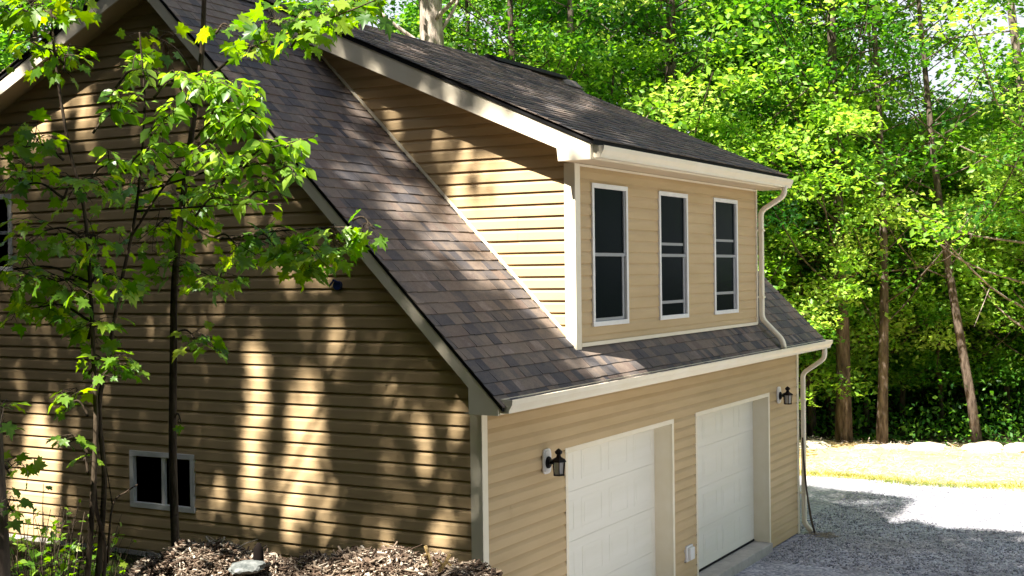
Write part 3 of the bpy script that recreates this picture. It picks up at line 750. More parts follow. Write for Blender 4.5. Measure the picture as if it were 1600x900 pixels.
for c in ((430, 385, 50, 30, 6), (490, 400, 45, 38, 7), (530, 375, 30, 25, 4), (585, 358, 22, 24, 3), (455, 420, 35, 18, 3), (370, 385, 35, 25, 3)):
    A.cluster((c[0]-35, c[1]-14, dA-.3), c[0], c[1], c[2], c[3], dA-.3, .3, c[4], 5, 'M', .165)
for c in ((300, 330, 60, 45, 6), (240, 360, 60, 55, 7), (340, 440, 50, 18, 4), (260, 420, 50, 30, 4), (310, 535, 40, 14, 3), (225, 290, 60, 40, 5), (340, 310, 50, 30, 4)):
    A.cluster((275, c[1]-15, dA), c[0], c[1], c[2], c[3], dA+.1, .55, c[4], 5, 'M', .155)
A.cluster((272, 655, dA), 284, 660, 8, 5, dA-.1, .1, 1, 2, 'M', .08)
for c in ((250, 60, 60, 40, 4), (240, 110, 50, 30, 3)): A.cluster((306, c[1]+60, dA), c[0], c[1], c[2], c[3], dA, .4, c[4], 4, 'M', .14)
A.finish('maple_sapling', 'straight single-stemmed young maple passing in front of the small slider window', (float(base[0]), float(base[1]), float(gz(base[0], base[1]))))
# B: ovate-leaved sapling
B = Sapling(); dB = 8.1
B.stem([at(150, 925, dB), at(158, 840, dB), at(163, 740, dB), at(155, 640, dB), at(168, 560, dB), at(190, 440, dB), at(210, 345, dB), at(222, 240, dB), at(226, 150, dB), at(218, 50, dB)], .021, .005, 8)
for br in ([(205, 370), (250, 300), (300, 240), (360, 190), (410, 150)], [(215, 300), (270, 285), (340, 262), (420, 232), (496, 212)], [(212, 330), (280, 325), (360, 320), (440, 318)]):
    p = B.stem([at(u, v, dB - .1*i) for i, (u, v) in enumerate(br)], .009, .003, 6); B.leaves(p, 16, 'O', .12, .3)
for c in ((330, 140, 50, 32, 9), (375, 150, 45, 26, 10), (395, 190, 42, 26, 9), (350, 190, 50, 30, 8), (425, 235, 40, 24, 7), (455, 265, 28, 24, 5), (470, 228, 28, 14, 4), (390, 260, 50, 30, 8), (285, 125, 35, 30, 6), (270, 190, 50, 40, 7), (190, 180, 45, 45, 6), (225, 110, 30, 30, 4), (330, 240, 50, 35, 7), (240, 240, 55, 40, 7), (420, 300, 40, 22, 5), (180, 260, 50, 35, 5), (350, 310, 60, 25, 5)):
    B.cluster((c[0]-45, c[1]+28, dB-.15), c[0], c[1], c[2], c[3], dB-.15, .38, c[4], 7, 'O', .118)
bB = at(150, 925, dB)
B.finish('leafy_sapling', 'bushy sapling with small pointed leaves, its crown over the gable peak and rake board', (float(bB[0]), float(bB[1]), float(gz(bB[0], bB[1]))))
v_cut = lambda c: False
# C: left maple sapling
Cc = Sapling(); dC = 7.6
Cc.stem([at(135, 930, dC), at(140, 860, dC), at(146, 760, dC), at(150, 660, dC), at(147, 580, dC), at(142, 460, dC), at(132, 330, dC), at(108, 230, dC), at(90, 120, dC), at(80, 20, dC), at(78, -60, dC)], .019, .006, 8)
Cc.stem([at(160, 930, dC+.1), at(163, 850, dC+.1), at(150, 790, dC+.05), at(148, 700, dC)], .014, .010, 7)
Cc.stem([at(168, 880, dC+.2), at(176, 790, dC+.2), at(198, 768, dC+.2), at(215, 757, dC+.2)], .008, .004, 5)
Cc.stem([at(176, 790, dC+.2), at(168, 740, dC+.2), at(160, 700, dC+.2)], .004, .002, 5)
for c in ((40, 20, 55, 20, 5, .19), (110, 18, 60, 20, 4, .18), (60, 80, 50, 30, 4, .17), (105, 90, 30, 25, 3, .16), (40, 230, 55, 40, 5, .15), (30, 290, 50, 35, 5, .15), (120, 290, 60, 40, 7, .15), (70, 360, 60, 40, 5, .15), (150, 370, 55, 40, 7, .15), (90, 440, 75, 40, 8, .16), (170, 430, 55, 40, 6, .15), (150, 510, 55, 30, 6, .15), (60, 480, 60, 30, 6, .16), (175, 565, 45, 20, 4, .14), (20, 420, 35, 40, 4, .15), (190, 590, 35, 15, 2, .12), (110, 630, 32, 22, 3, .14), (110, 690, 22, 14, 2, .13), (130, 720, 30, 12, 1, .12)):
    if v_cut(c): continue
    Cc.cluster((138 if c[1] > 300 else 100, min(c[1]+20, 760), dC), c[0], c[1], c[2], c[3], dC, .45, c[4], 5, 'M', c[5]*.86)
bC = at(135, 930, dC)
Cc.finish('maple_sapling', 'thin leaning multi-stemmed maple left of the straight sapling, big dim leaves', (float(bC[0]), float(bC[1]), float(gz(bC[0], bC[1]))))
# dark trunk at the picture's left edge
S_ = Sapling(); p0 = at(4, 960, 7.2)
S_.stem([at(4, 960, 7.2), at(2, 860, 7.2), at(-3, 760, 7.2), at(-20, 500, 7.2), at(-60, 100, 7.2)], .05, .035, 10)
for c in ((15, 740, 35, 30, 4), (20, 800, 30, 25, 4), (5, 650, 25, 25, 3)): S_.cluster((-3, c[1], 7.2), c[0], c[1], c[2], c[3], 7.3, .25, c[4], 4, 'M', .12)
S_.finish('young_tree', 'dark trunk cut by the lower left edge of the photo', (float(p0[0]), float(p0[1]), float(gz(p0[0], p0[1]))), wood=M_barkd)

# leafy weeds at the foot of the wall
def weed(u, v, d, r, n, label, size=.09, kind='M'):
    s = Sapling(); c = at(u, v, d); g = float(gz(c[0], c[1])); base = np.array([c[0], c[1], g])
    for i in range(n):
        a = random.uniform(0, 6.28); q = random.uniform(.2, 1)*r
        e = base + np.array([math.cos(a)*q, math.sin(a)*q, max(.12, c[2]-g + random.uniform(-.1, .15))])
        t = s.stem([base, (base+e)/2 + np.array([0, 0, .05]), e], .004, .002, 4); s.leaves(t, 6, kind, size, .35)
    r_ = s.finish('leafy_weed', label, tuple(float(k) for k in base)); r_['category'] = 'weed'; r_['group'] = 'weeds along the gable wall'
for i, a in enumerate([(55, 800, 9.0, .45, 14), (110, 820, 9.4, .4, 12), (75, 850, 8.6, .5, 18), (20, 840, 8.8, .5, 16), (130, 850, 9.2, .35, 9), (30, 880, 8.0, .4, 14), (110, 885, 8.3, .4, 10)]):
    weed(*a, ['leafy weed against the sunlit patch at the wall foot, topmost of the weeds', 'leafy weed just left of the twin sapling stems', 'wide bright weed below the sunlit patch of siding', 'leafy weed beside the dark trunk at the left edge', 'small weed right at the foot of the multi-stemmed maple', 'lowest weed, in the bottom left corner', 'shaded weed below the foundation strip'][i], kind='MO'[i % 2])
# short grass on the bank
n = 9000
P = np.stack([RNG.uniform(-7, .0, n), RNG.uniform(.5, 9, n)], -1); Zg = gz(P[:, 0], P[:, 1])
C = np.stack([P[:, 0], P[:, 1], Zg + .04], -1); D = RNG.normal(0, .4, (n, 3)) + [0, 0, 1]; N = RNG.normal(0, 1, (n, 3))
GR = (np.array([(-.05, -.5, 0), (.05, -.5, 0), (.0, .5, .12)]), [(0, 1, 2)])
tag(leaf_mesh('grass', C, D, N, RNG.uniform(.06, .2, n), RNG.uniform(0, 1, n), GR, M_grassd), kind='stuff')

# ------------------------------------------------------------------ wood: trees built once, then copied
def rotz(a): return np.array([[math.cos(a), -math.sin(a), 0], [math.sin(a), math.cos(a), 0], [0, 0, 1]])
def make_tree(seed, H, R, cb, ncl, nlf, size, r0, lean=(0, 0), fork=None, leafm=None, barkm=None, sparse=0):
    rs = np.random.default_rng(seed); st = random.getstate(); random.seed(seed)
    w = MB()
    def pt(f): return np.array([lean[0]*f*H + .12*math.sin(f*5+seed), lean[1]*f*H + .10*math.sin(f*6+seed*2), f*H])
    tp = [pt(f) for f in np.linspace(0, .93, 14)]; tp[0][2] = -.35
    rad = [r0*(1.25 if i == 0 else 1)*(1 - .86*i/13)**.9 + .008 for i in range(14)]
    w.tube(tp, rad, 10, .5)
    cl = []
    lumpy = rs.uniform(0, 6.28)
    for i in range(ncl):
        f = cb/H + (1-cb/H)*((i+.5)/ncl)
        z = f*H; tt = (z-cb)/(H-cb); prof = R*(.45 + .75*math.sin(math.pi*min(1, .12+tt*.92))**.8)
        a = i*2.399 + rs.normal(0, .4); rr = prof*rs.uniform(.35, 1.05)
        k = pt(min(.93, f)); c = k + np.array([rr*math.cos(a), rr*math.sin(a), rs.uniform(-.1, .6)])
        cl.append(c)
        if i % 2 == 0 or rr > .7*prof:
            s = pt(max(.15, min(.9, f - .10))); m = (s+c)/2 + np.array([0, 0, -.12*rr]) + rs.normal(0, .08, 3)
            rl = r0*.22*(1-.6*f)
            w.tube(catmull([s, m, c], 3), np.linspace(rl, .012, 7), 5, .5)
            if rs.random() < .6: w.tube([m, m + rs.normal(0, .5, 3) + [0, 0, .4]], [rl*.4, .006], 4)
    C = []; CT = []
    for c in cl:
        rc = rs.uniform(.45, .95)*(.6+R*.16); m = int(nlf/ncl*rs.uniform(.6, 1.4))
        q = rs.normal(0, 1, (m, 3)); q /= np.linalg.norm(q, axis=1, keepdims=True); q *= (rs.random((m, 1))**.45)
        q *= [rc*1.25, rc*1.25, rc*.55]
        q[:, 2] += -.25*(q[:, 0]**2+q[:, 1]**2)/rc      # sprays droop at the rim
        C.append(c + q); CT.append(np.full(m, rs.normal(.45, .24)))
    C = np.concatenate(C); n = len(C)
    D = rs.normal(0, 1, (n, 3)); D[:, 2] = D[:, 2]*.4 - .25
    N = rs.normal(0, .55, (n, 3)) + [0, 0, 1]
    tint = np.clip(np.concatenate(CT) + rs.normal(0, .14, n), 0, 1)
    S = size*rs.uniform(.45, 1.35, n)
    random.setstate(st)
    t = empty('broadleaf_tree', (0, 0, 0))
    w.build('trunk', barkm or M_bark, t, smooth=True)
    leaf_mesh('crown', C, D, N, S, tint, DIAMOND, leafm or M_leafA, t)
    return t
used = {}
def plant(proto, x, y, rz, sc, label, group, name=None, z=None):
    if proto not in used: t = proto; used[proto] = 1; fresh = True
    else:
        t = proto.copy(); W.objects.link(t)
        for ch in list(proto.children):
            c = ch.copy(); W.objects.link(c); c.parent = t
    if name: t.name = name
    t.location = (float(x), float(y), float(gz(x, y)) if z is None else z); t.rotation_euler = (0, 0, rz); t.scale = (sc,)*3
    tag(t, label, 'tree'); 
    if group: t['group'] = group
    elif 'group' in t: del t['group']
    return t
oak = make_tree(21, 17, 3.4, 5.0, 60, 10500, .17, .175, leafm=M_leafA, barkm=M_barkd)
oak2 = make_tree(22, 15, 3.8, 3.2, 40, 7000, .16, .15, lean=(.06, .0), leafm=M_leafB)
slim = make_tree(23, 14, 2.6, 3.6, 42, 7500, .15, .12, leafm=M_leafA, barkm=M_barkd)
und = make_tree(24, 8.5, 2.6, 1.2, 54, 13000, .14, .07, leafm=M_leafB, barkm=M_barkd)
und2 = make_tree(25, 6.5, 2.3, .5, 46, 11000, .14, .05, leafm=M_leafA, barkm=M_barkd)
dense = make_tree(26, 13, 3.6, 2.0, 66, 17000, .19, .15, leafm=M_leafA, barkm=M_barkd)
shady = make_tree(31, 14, 3.8, 1.2, 80, 19000, .24, .16, leafm=M_leafS, barkm=M_barkd)
shadyb = make_tree(32, 7, 2.6, .3, 50, 9000, .22, .06, leafm=M_leafS, barkm=M_barkd)
bigb = make_tree(27, 20, 3.6, 10.5, 46, 9000, .18, .40, leafm=M_leafA, barkm=M_barkp)
leanr = make_tree(28, 15, 3.0, 5.0, 40, 8000, .16, .105, lean=(.0, .12), leafm=M_leafB, barkm=M_barkd)

def gp(u, d):
    p = CAM + d*(CF + CR*(u-800)/FPX); return float(p[0]), float(p[1])
def pl(proto, u, d, sc, label, group=None, rz=None):
    x, y = gp(u, d); return plant(proto, x, y, random.uniform(0, 6.28) if rz is None else rz, sc, label, group)
# trees one can tell apart
pl(oak, 1310, 30.2, 1.0, 'dark straight tree at the wood edge just right of the lower downspout, thick trunk', rz=.3)
pl(slim, 1375, 30.0, 1.0, 'slim straight tree at the wood edge right of the thick dark trunk', rz=1.0)
pl(leanr, 1525, 29.6, 1.0, 'tree with pale mottled trunk leaning left at the wood edge', rz=0.15)
pl(oak2, 1625, 29.5, 1.1, 'large tree with sunlit forked limbs at the right edge of the photo', rz=2.1)
pl(slim, 1272, 32.5, .9, 'thin dark tree partly hidden by the lower downspout')
pl(slim, 1296, 34.0, 1.0, 'thin dark tree in shade just behind the thick straight trunk')
pl(bigb, 682, 27.5, 1.0, 'pale thick-trunked tree rising behind the dormer roof, left of the others', rz=.5)
pl(oak, 1042, 31.0, 1.1, 'tall tree with sun-spotted trunk behind the right part of the dormer roof', rz=2.6)
pl(oak, 797, 29.0, .85, 'dark-trunked tree just right of the pale thick trunk behind the roof')
pl(oak2, 885, 30.0, 1.0, 'forked tree above the ridge vent behind the roof', rz=4.0)
pl(leanr, 1430, 38, 1.0, 'tree with a slanting pale trunk deeper in the wood, left of the leaning mottled one', rz=.3)
pl(oak, 1180, 36, 1.05, 'tall tree behind the dormer eave corner, crown against white sky', rz=3.0)
# understorey and background trees of the wood
ORD = 'first second third fourth fifth sixth seventh eighth ninth tenth eleventh twelfth thirteenth fourteenth fifteenth sixteenth seventeenth eighteenth nineteenth twentieth'.split()
def row(lst, group, what):
    for i, (u, d, s, p) in enumerate(sorted(lst)):
        pl(p, u, d, s, '%s from the left among the %s' % (ORD[i], what), group)
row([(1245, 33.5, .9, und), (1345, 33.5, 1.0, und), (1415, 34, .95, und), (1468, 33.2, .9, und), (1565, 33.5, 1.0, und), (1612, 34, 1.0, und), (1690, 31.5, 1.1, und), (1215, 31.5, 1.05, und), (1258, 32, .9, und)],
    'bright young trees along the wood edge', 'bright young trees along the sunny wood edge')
row([(u, d, s, und2) for u, d, s in ((1260, 35, .9), (1320, 36, 1.0), (1390, 35.5, .9), (1440, 36, 1.0), (1505, 35.5, 1.0), (1545, 37, 1.1), (1590, 36, 1.0), (1640, 36, 1.2), (1230, 37, 1.2), (1350, 40, 1.2), (1480, 41, 1.2), (1580, 42, 1.2), (1420, 44, 1.3), (1290, 44, 1.3))],
    'bushy understorey trees in the wood', 'bushy dark green undergrowth trees in the wood')
row([(1240, 41, .9, dense), (1405, 42, .62, dense), (1545, 43, .6, dense), (1610, 40, .7, dense), (1370, 50, .7, dense), (1280, 52, .8, dense), (1500, 54, .75, dense), (1180, 44, 1.0, dense), (1110, 40, 1.0, dense), (1150, 34, .8, dense)],
    'trees standing deeper in the wood', 'trees standing deeper in the wood on the right')
row([(560, 36, .8, slim), (620, 40, .8, dense), (740, 34, .95, dense), (840, 36, .9, dense), (940, 35, .9, dense), (1000, 38, 1.0, slim), (1080, 33, 1.0, oak2), (1130, 29, .9, und), (960, 29, 1.1, und), (1050, 36, .9, dense), (900, 42, 1.0, slim), (780, 42, 1.1, dense), (470, 40, 1.0, slim), (430, 38, .9, dense), (60, 27, 1.0, dense), (-40, 25, 1.0, dense), (140, 31, 1.0, oak), (10, 36, 1.2, dense), (250, 34, .9, dense)],
    'trees behind the house roof', 'leafy trees rising behind the house roof')
# the far wood, one mass
n1 = 70000
u = RNG.uniform(-300, 2000, n1); d = RNG.uniform(58, 74, n1); P = CAM + d[:, None]*(CF + CR*((u-800)/FPX)[:, None])
hh = gz(P[:, 0], P[:, 1]); top = 12 + 3*np.sin(u/60) + 2*np.sin(u/23+1)
P[:, 2] = hh + RNG.random(n1)**1.2*top*.8
n2 = 60000      # unseen leaf ring round the clearing, added to block low sky light
th = np.radians(RNG.uniform(75, 330, n2)); rr_ = RNG.uniform(44, 56, n2); P2 = np.stack([rr_*np.cos(th), rr_*np.sin(th), np.zeros(n2)], -1)
P2[:, 2] = gz(P2[:, 0], P2[:, 1]) + RNG.random(n2)**1.2*(11 + 3*np.sin(th*17))
P = np.concatenate([P, P2]); n = n1 + n2
D = RNG.normal(0, 1, (n, 3)); N = RNG.normal(0, .7, (n, 3)) + [0, 0, 1]
tag(leaf_mesh('far_wood', P, D, N, RNG.uniform(.35, .8, n), np.clip(RNG.normal(.35, .2, n), 0, 1), DIAMOND, M_leafA), kind='stuff')
# unseen trees added to dim the gable and the window reflections: left of and behind the camera, and in front of the garage across the drive
gE = 'trees around the clearing outside the view'
def off(p, x, y, s): plant(p, x, y, random.uniform(0, 6.28), s, 'leafy tree added at the edge of the clearing, outside the photo', gE)
for x, y, s, p in ((-20.5, 2, 1.4, shady), (-19.5, 7, 1.4, shady), (-18, -12, 1.5, shady), (-14, -17, 1.4, shady), (-9, -21, 1.3, shady), (-21, -7, 1.5, shady), (-13, -13, 1.3, shadyb), (-16, 12, 1.5, shady), (-19, -4, 1.4, shady), (-20, 15, 1.6, shady), (-24, 5, 1.7, shady), (-24, -11, 1.8, shady), (-12, 17, 1.4, shady), (-6, 20, 1.3, shady), (-26, -17, 1.7, shady), (-17, 21, 1.6, shady), (-27, -1, 1.8, shady), (-27, 12, 1.8, shady), (-15, 9, 1.3, shadyb), (-16.5, -1.5, 1.2, shadyb), (-15, 5.5, 1.3, shadyb), (-16, -8.5, 1.5, shadyb), (-15.5, 1.8, 1.2, shadyb), (-11, 22, 1.6, shady), (-2, 24, 1.5, shady),
                   (-5, 16, 1.3, shadyb), (-9, 14, 1.3, shadyb), (-12, 11.5, 1.3, shadyb), (-16, -14, 1.4, shadyb), (-20, -20, 1.5, shady), (-13, -22, 1.6, shady), (-2, 15, 1.2, shadyb), (-10, -16, 1.2, shadyb)):
    off(p, x, y, s)
for x, y, s, p in ((28, -18, 1.1, dense), (31, -27, 1.1, dense), (24, -34, 1.1, dense), (14, -40, 1.1, dense), (4, -42, 1.1, dense), (-8, -40, 1.1, dense), (30, -11, 1.0, oak), (35, -20, 1.2, dense), (20, -40, 1.1, dense)):
    off(p, x, y, s)

# ------------------------------------------------------------------ tall trees on the sunny side: crowns shaped to throw the dappled shade
LIT = {  # patches of sun on each surface, as (u, v, ru, rv, strength) seen in the photograph
 'gable': [(450, 690, 80, 170, .18), (660, 700, 90, 120, .12), (70, 720, 70, 120, .15), (402, 610, 15, 95, .9), (392, 740, 17, 90, .95), (478, 670, 26, 90, 1), (455, 770, 20, 80, 1), (505, 800, 18, 45, .8), (525, 530, 16, 45, .8), (620, 625, 14, 60, .6), (600, 720, 12, 50, .5), (662, 700, 13, 70, .7), (725, 640, 16, 50, .6), (735, 760, 14, 60, .5), (690, 840, 25, 45, .8), (600, 830, 20, 40, .5),
           (62, 700, 30, 60, 1), (55, 780, 44, 80, 1), (95, 790, 26, 60, 1), (40, 850, 50, 35, .9), (110, 640, 8, 50, .6), (90, 540, 14, 50, .5), (135, 190, 14, 40, 1), (65, 215, 20, 14, .9), (8, 255, 12, 20, .8), (322, 495, 7, 25, .8), (480, 420, 60, 26, .6), (30, 600, 10, 30, .5), (335, 780, 25, 30, .5), (20, 330, 12, 10, .5)],
 'roof': [(560, 170, 16, 60, .8), (620, 235, 24, 36, .8), (560, 270, 40, 22, .8), (630, 315, 50, 34, 1), (700, 370, 45, 40, 1), (760, 425, 40, 30, .9), (640, 390, 40, 16, .6), (830, 485, 30, 26, .8), (700, 460, 30, 14, .5), (958, 572, 58, 24, 1), (1000, 585, 16, 14, 1), (890, 560, 30, 15, .5), (760, 570, 22, 10, .5), (790, 540, 18, 30, .4), (350, 120, 30, 25, .7), (450, 60, 20, 10, .7), (420, 20, 20, 14, .7), (500, 300, 30, 14, .5)],
 'rake': [(880, 225, 70, 34, 1), (780, 180, 60, 30, .9), (700, 140, 40, 25, .8), (600, 95, 50, 20, .4)],
 'grake': [(640, 465, 50, 60, .75), (540, 345, 30, 40, .6), (420, 215, 30, 40, .9), (720, 580, 30, 60, .55), (335, 100, 18, 26, .7), (25, 118, 60, 26, 1), (75, 88, 26, 20, .9)],
 'cheek': [(815, 350, 125, 110, 1), (860, 470, 80, 110, 1), (770, 300, 80, 60, 1), (690, 250, 22, 34, .8), (625, 190, 20, 24, .7), (610, 165, 22, 10, .5), (660, 220, 12, 26, .6), (860, 300, 50, 60, 1)],
 'dormer': [(880, 170, 60, 14, .9), (820, 145, 40, 8, .6), (985, 212, 26, 8, .8), (1060, 232, 16, 5, .5), (700, 110, 30, 6, .5), (640, 75, 60, 5, .6), (900, 215, 26, 10, .5), (780, 165, 40, 8, .4)],
 'ground': [(1505, 846, 36, 4, .8), (1590, 840, 24, 5, .8), (1580, 872, 40, 6, .5), (1450, 866, 40, 5, .4)],
}
DARKC = [(742, 285, 8, 26), (765, 300, 9, 16), (640, 200, 8, 20)]
def lit(kind, u, v):
    s = np.zeros(len(u))
    u0, v0 = u, v
    u = u0 + 7*np.sin(v0*.13 + u0*.045) + 5*np.sin(v0*.29 + u0*.11); v = v0 + 9*np.sin(u0*.12 + v0*.03) + 6*np.sin(u0*.31 + 1)
    for (a, b_, ru, rv, st) in LIT[kind]: s = np.maximum(s, st*np.clip(1.6*(1.25 - ((u-a)/ru)**2 - ((v-b_)/rv)**2), 0, 1))
    if kind in ('gable', 'dormer'):
        nz = np.sin(u*.083 + 3*np.sin(v*.021)) * np.sin(v*.043 + 2*np.sin(u*.037)) + .5*np.sin(u*.21 + v*.05)
        s = np.maximum(s, np.where(nz > 1.2, .5, 0)); s = s*np.where(np.sin(u*.31)*np.sin(v*.11 + u*.05) > .62, .45, 1)
    if kind == 'cheek':
        for a, b_, ru, rv in DARKC: s = np.where((((u-a)/ru)**2 + ((v-b_)/rv)**2) < 1, s*.45, s)
    return s
SUNNY = [((390, 190, 8.0), .42), ((340, 140, 8.0), .35), ((440, 250, 8.0), .35), ((480, 375, 8.4), .32), ((530, 370, 8.4), .25), ((430, 380, 8.4), .25), ((110, 560, 7.6), .12), ((110, 680, 7.6), .15), ((190, 330, 7.8), .12), ((220, 80, 8.1), .2), ((75, 830, 8.8), .35), ((575, 360, 8.4), .25), ((440, 50, 8.3), .4), ((520, 25, 8.2), .4), ((380, 120, 8.0), .4), ((370, 860, 8.0), .25), ((300, 880, 7.8), .35), ((480, 890, 7.6), .4), ((600, 880, 7.8), .45), ((700, 890, 7.8), .35), ((60, 30, 7.6), .25), ((120, 70, 7.6), .2)]
SUNNY = [(at(*p), r) for p, r in SUNNY]
cp = []
def samp(kind, P):
    u, v, z = project(P)
    s = lit(kind, u, v); keep = (RNG.random(len(P)) > s*1.02)
    cp.append(P[keep])
dens = 620
n = int(60*dens); P = np.stack([np.full(n, -.02), RNG.uniform(-.6, 8.5, n), RNG.uniform(.6, 7.2, n)], -1); P = P[P[:, 2] < 3.5 + KM*np.maximum(P[:, 1], 0)]; samp('gable', P)
n = int(30*dens*1.2); P = np.stack([RNG.uniform(-.5, 2.2, n), RNG.uniform(-.45, 4.1, n), np.zeros(n)], -1); P[:, 2] = roofz(P[:, 1]); samp('roof', P)
n = int(8*dens*1.2); P = np.stack([RNG.uniform(2.0, 9.9, n), RNG.uniform(-.5, .1, n), np.zeros(n)], -1); P[:, 2] = roofz(P[:, 1]); samp('roof', P[P[:, 0] < 3.3])
n = int(14*dens); P = np.stack([np.full(n, DX0), RNG.uniform(0, 3.9, n), RNG.uniform(3.3, 7, n)], -1)
P = P[(P[:, 2] > roofz(P[:, 1])) & (P[:, 2] < dz(P[:, 1]))]; samp('cheek', P)
n = int(30*dens); P = np.stack([RNG.uniform(1.5, 10, n), RNG.uniform(-.5, 4.0, n), np.zeros(n)], -1); P[:, 2] = 5.665+KD*P[:, 1]; samp('dormer', P)
n = int(100*dens); P = np.stack([RNG.uniform(4.5, 13.2, n), RNG.uniform(-6.5, .6, n), np.zeros(n)], -1)
u, v, z = project(P); bl = np.interp(u, [1200, 1255, 1330, 1390, 1430, 1470, 1600, 1900], [785, 797, 812, 820, 815, 824, 834, 850]); P = P[v > bl + RNG.normal(0, 2, len(P))]; samp('ground', P)
n = 2600; uq = RNG.uniform(-60, 330, n); vq = RNG.uniform(170, 900, n); dq = RNG.uniform(7.3, 9.0, n)
cp.append(CAM + dq[:, None]*(CF + CR*((uq-800)/FPX)[:, None] - CU*((vq-450)/FPX)[:, None]))
n = int(70*dens*1.1); P = np.stack([RNG.uniform(-12, -.3, n), RNG.uniform(-3.5, 12, n), np.full(n, 1.2)], -1); cp.append(P[P[:, 1] > -.9 - .35*(P[:, 0] + 4)])  # extra leaves added above the bank to darken the gable
P = np.concatenate(cp)
# clumpy distance towards the sun, as leafy layers at different heights
t = 15.5 + 2.6*np.sin(P[:, 1]*1.1 + P[:, 0]*.35) + 1.7*np.sin(P[:, 2]*1.7 + P[:, 1]*.8 + 1) + RNG.choice([0, 2.2, 4.6], len(P)) + RNG.normal(0, .35, len(P))
t = np.maximum(t, 9) + np.where(P[:, 0] > 7.5, 7.0, 0) + np.clip(P[:, 0], 0, 7)*.6
C = P - SUND*t[:, None] + RNG.normal(0, .03, P.shape)
def clear_of_sun(C):
    """which points leave the sunny patches and the sunlit sprays their light"""
    ok = np.ones(len(C), bool)
    def passes(kind, n0, p0, cond):
        n0 = np.array(n0, float); den = SUND @ n0; tt = ((np.array(p0) - C) @ n0) / den; H = C + SUND*tt[:, None]
        m = (tt > 0) & cond(H); u_, v_, _z = project(H); st = lit(kind, u_, v_)
        return ~(m & (RNG.random(len(C)) < st*1.02))
    ok &= passes('gable', (1, 0, 0), (-.02, 0, 0), lambda H: (H[:, 1] > -.3) & (H[:, 1] < 9) & (H[:, 2] > .8) & (H[:, 2] < 3.4 + KM*H[:, 1]) & (H[:, 2] < 9.2 - KR*H[:, 1]))
    ok &= passes('roof', (0, -KM, 1), (0, 0, 3.395), lambda H: (H[:, 0] > -.5) & (H[:, 0] < 3.4) & (H[:, 1] > -.6) & (H[:, 1] < 4.1))
    ok &= passes('cheek', (1, 0, 0), (DX0, 0, 0), lambda H: (H[:, 1] > -.2) & (H[:, 1] < 4) & (H[:, 2] > 3.2) & (H[:, 2] < dz(H[:, 1]) + .2))
    ok &= passes('dormer', (0, -KD, 1), (0, 0, 5.665), lambda H: (H[:, 0] > 1.4) & (H[:, 0] < 10) & (H[:, 1] > -.6) & (H[:, 1] < 4.1))
    ok &= passes('grake', (1, 0, 0), (XL, 0, 0), lambda H: (H[:, 1] > -.5) & (H[:, 1] < 9) & (H[:, 2] > 3.1 + KM*np.minimum(H[:, 1], RY) - KR*np.maximum(H[:, 1]-RY, 0)) & (H[:, 2] < 3.5 + KM*H[:, 1]))
    ok &= passes('rake', (1, 0, 0), (DL, 0, 0), lambda H: (H[:, 1] > -.5) & (H[:, 1] < 4) & (H[:, 2] > 5.2) & (H[:, 2] < 5.75 + KD*H[:, 1]))
    for c, r in SUNNY:
        w_ = C - c; s = -(w_ @ SUND); dd = np.linalg.norm(w_ + SUND*s[:, None], axis=1); ok &= ~((dd < r) & (s > 0))
    return ok
ok = clear_of_sun(C)
uu, vv, z_ = project(C); ok &= ~((z_ > 0) & (vv > -60) & (uu > -80) & (uu < 1680))
C = C[ok]
print('canopy leaves', len(C))
# share the leaves out between three tall trees by nearness to their trunks
T3 = [(-9.5, 7.0, 24, 'tall out-of-frame tree nearest the gable, whose crown dapples the wall'), (-8.0, 12.5, 25, 'tall out-of-frame tree behind the gable corner of the clearing'), (-14.5, 0.0, 27, 'tall out-of-frame tree beside the photographer shading the drive')]
tp = np.array([[a[0], a[1]] for a in T3]); w_ = np.argmin(np.stack([np.linalg.norm(C[:, :2]-q, axis=1) for q in tp], 1), 1)
for i, (x, y, H, lab) in enumerate(T3):
    z0 = float(gz(x, y)); r = empty('tall_tree', (x, y, z0), lab, 'tree')
    b = MB(); tr = [np.array([x + .15*math.sin(k), y + .1*math.cos(k*1.3), z0 - .3 + (H-z0)*k/10]) for k in range(11)]
    b.tube(tr, np.linspace(.24, .04, 11), 12)
    m = C[w_ == i]
    for k in range(46):
        if not len(m): break
        e = m[RNG.integers(len(m))]; s = tr[min(9, max(4, int((e[2]-2.5-z0)/(H-z0)*10)))]
        q = (s+e)/2 + np.array([0, 0, -.3])
        cv = catmull([s, q, e], 4)
        if clear_of_sun(np.array(cv)).mean() < .93: continue
        b.tube(cv, np.linspace(.035, .008, 9), 5)
    b.build('trunk', M_bark, r, smooth=True)
    nn = len(m); D = RNG.normal(0, 1, (nn, 3)); D[:, 2] *= .6
    N = RNG.normal(0, .45, (nn, 3)) - SUND
    leaf_mesh('crown', m, D, N, RNG.uniform(.11, .18, nn), RNG.random(nn), DIAMOND, M_leafS, r)

# ------------------------------------------------------------------ small things on the ground
for i, (u, v, d, rx, ry, rz_, lab) in enumerate([(1268, 698, 29.4, .55, .45, .22, 'pale boulder nearest the downspout at the edge of the wood'),
        (1350, 703, 29.2, .5, .3, .10, 'low pale stone between the two straight tree trunks'), (1445, 703, 29.0, .7, .4, .17, 'pale flat boulder left of the leaning tree at the wood edge'),
        (1537, 704, 28.8, .75, .45, .22, 'long pale boulder at the foot of the leaning tree'), (1594, 706, 28.6, .5, .4, .19, 'pale boulder cut by the right edge of the photo'), (1395, 704, 29.2, .4, .3, .10, 'small low pale stone right of the slim tree')]):
    x, y = gp(u, d); tag(rockmesh('boulder', (x, y, .06), (rx, ry, rz_*.72), M_rock, i*3.1), lab, 'boulder', 'boulders along the wood edge')
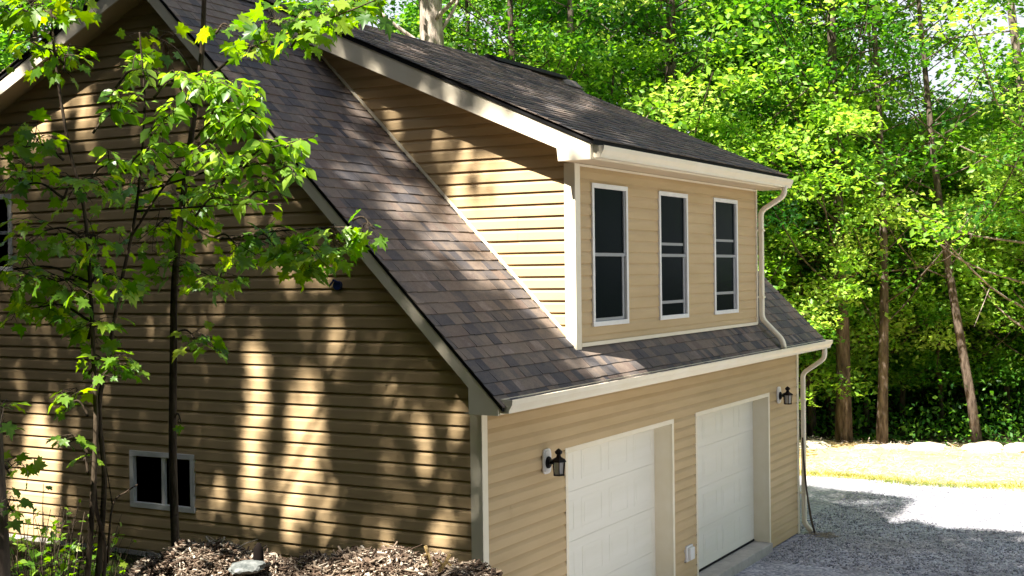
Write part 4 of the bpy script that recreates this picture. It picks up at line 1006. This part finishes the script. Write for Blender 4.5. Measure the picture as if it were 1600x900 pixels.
# loose stones on the drive
n = 26000; P = np.stack([RNG.uniform(7.5, 15.3, n), RNG.uniform(-9, .2, n)], -1); P = P[(P[:, 0] > 9.75) | (P[:, 1] < -.12)]; n = len(P)
C = np.stack([P[:, 0], P[:, 1], np.full(n, .006)], -1); D = RNG.normal(0, 1, (n, 3)); N = RNG.normal(0, 1, (n, 3))
OCT = (np.array([(.5, 0, 0), (-.5, 0, 0), (0, .5, 0), (0, -.4, .1), (0, 0, .4), (.1, 0, -.4)]), [(0, 2, 4), (2, 1, 4), (1, 3, 4), (3, 0, 4), (2, 0, 5), (1, 2, 5), (3, 1, 5), (0, 3, 5)])
tag(leaf_mesh('loose_gravel', C, D, N, RNG.uniform(.015, .05, n), RNG.random(n), OCT, M_stone), kind='stuff')
# tufts along the verge and dead straw strands
n = 6000; yy = RNG.uniform(-9, 6, n); xx = 15.15 + RNG.normal(0, .12, n) + .2*np.sin(yy*1.7)
C = np.stack([xx, yy, np.full(n, .05)], -1); D = RNG.normal(0, .5, (n, 3)) + [0, 0, 1]
tag(leaf_mesh('verge_grass', C, D, RNG.normal(0, 1, (n, 3)), RNG.uniform(.06, .2, n), RNG.uniform(.5, 1, n), GR, M_grass), kind='stuff')
n = 12000; C = np.stack([RNG.uniform(15.2, 20.3, n), RNG.uniform(-7, 6, n), RNG.uniform(.05, .13, n)], -1)
D = RNG.normal(0, 1, (n, 3)); D[:, 2] *= .3
tag(leaf_mesh('straw_mulch', C, D, RNG.normal(0, .4, (n, 3)) + [0, 0, 1], RNG.uniform(.08, .22, n), RNG.uniform(.8, 1, n), GR, M_mulch), kind='stuff')
# dead leaves and shrubs under the trees at the wood edge
n = 26000; C = np.stack([RNG.uniform(20.6, 34, n), RNG.uniform(-8, 10, n), np.zeros(n)], -1); C[:, 2] = gz(C[:, 0], C[:, 1]) + RNG.random(n)**1.7*(1.0 + .9*np.sin(C[:, 0]*1.3 + C[:, 1]*1.9) + .13*(C[:, 0]-20))
D = RNG.normal(0, 1, (n, 3))
tag(leaf_mesh('undergrowth', C, D, RNG.normal(0, .6, (n, 3)) + [0, 0, 1], RNG.uniform(.08, .18, n), RNG.random(n)*.8, DIAMOND, M_leafA), kind='stuff')
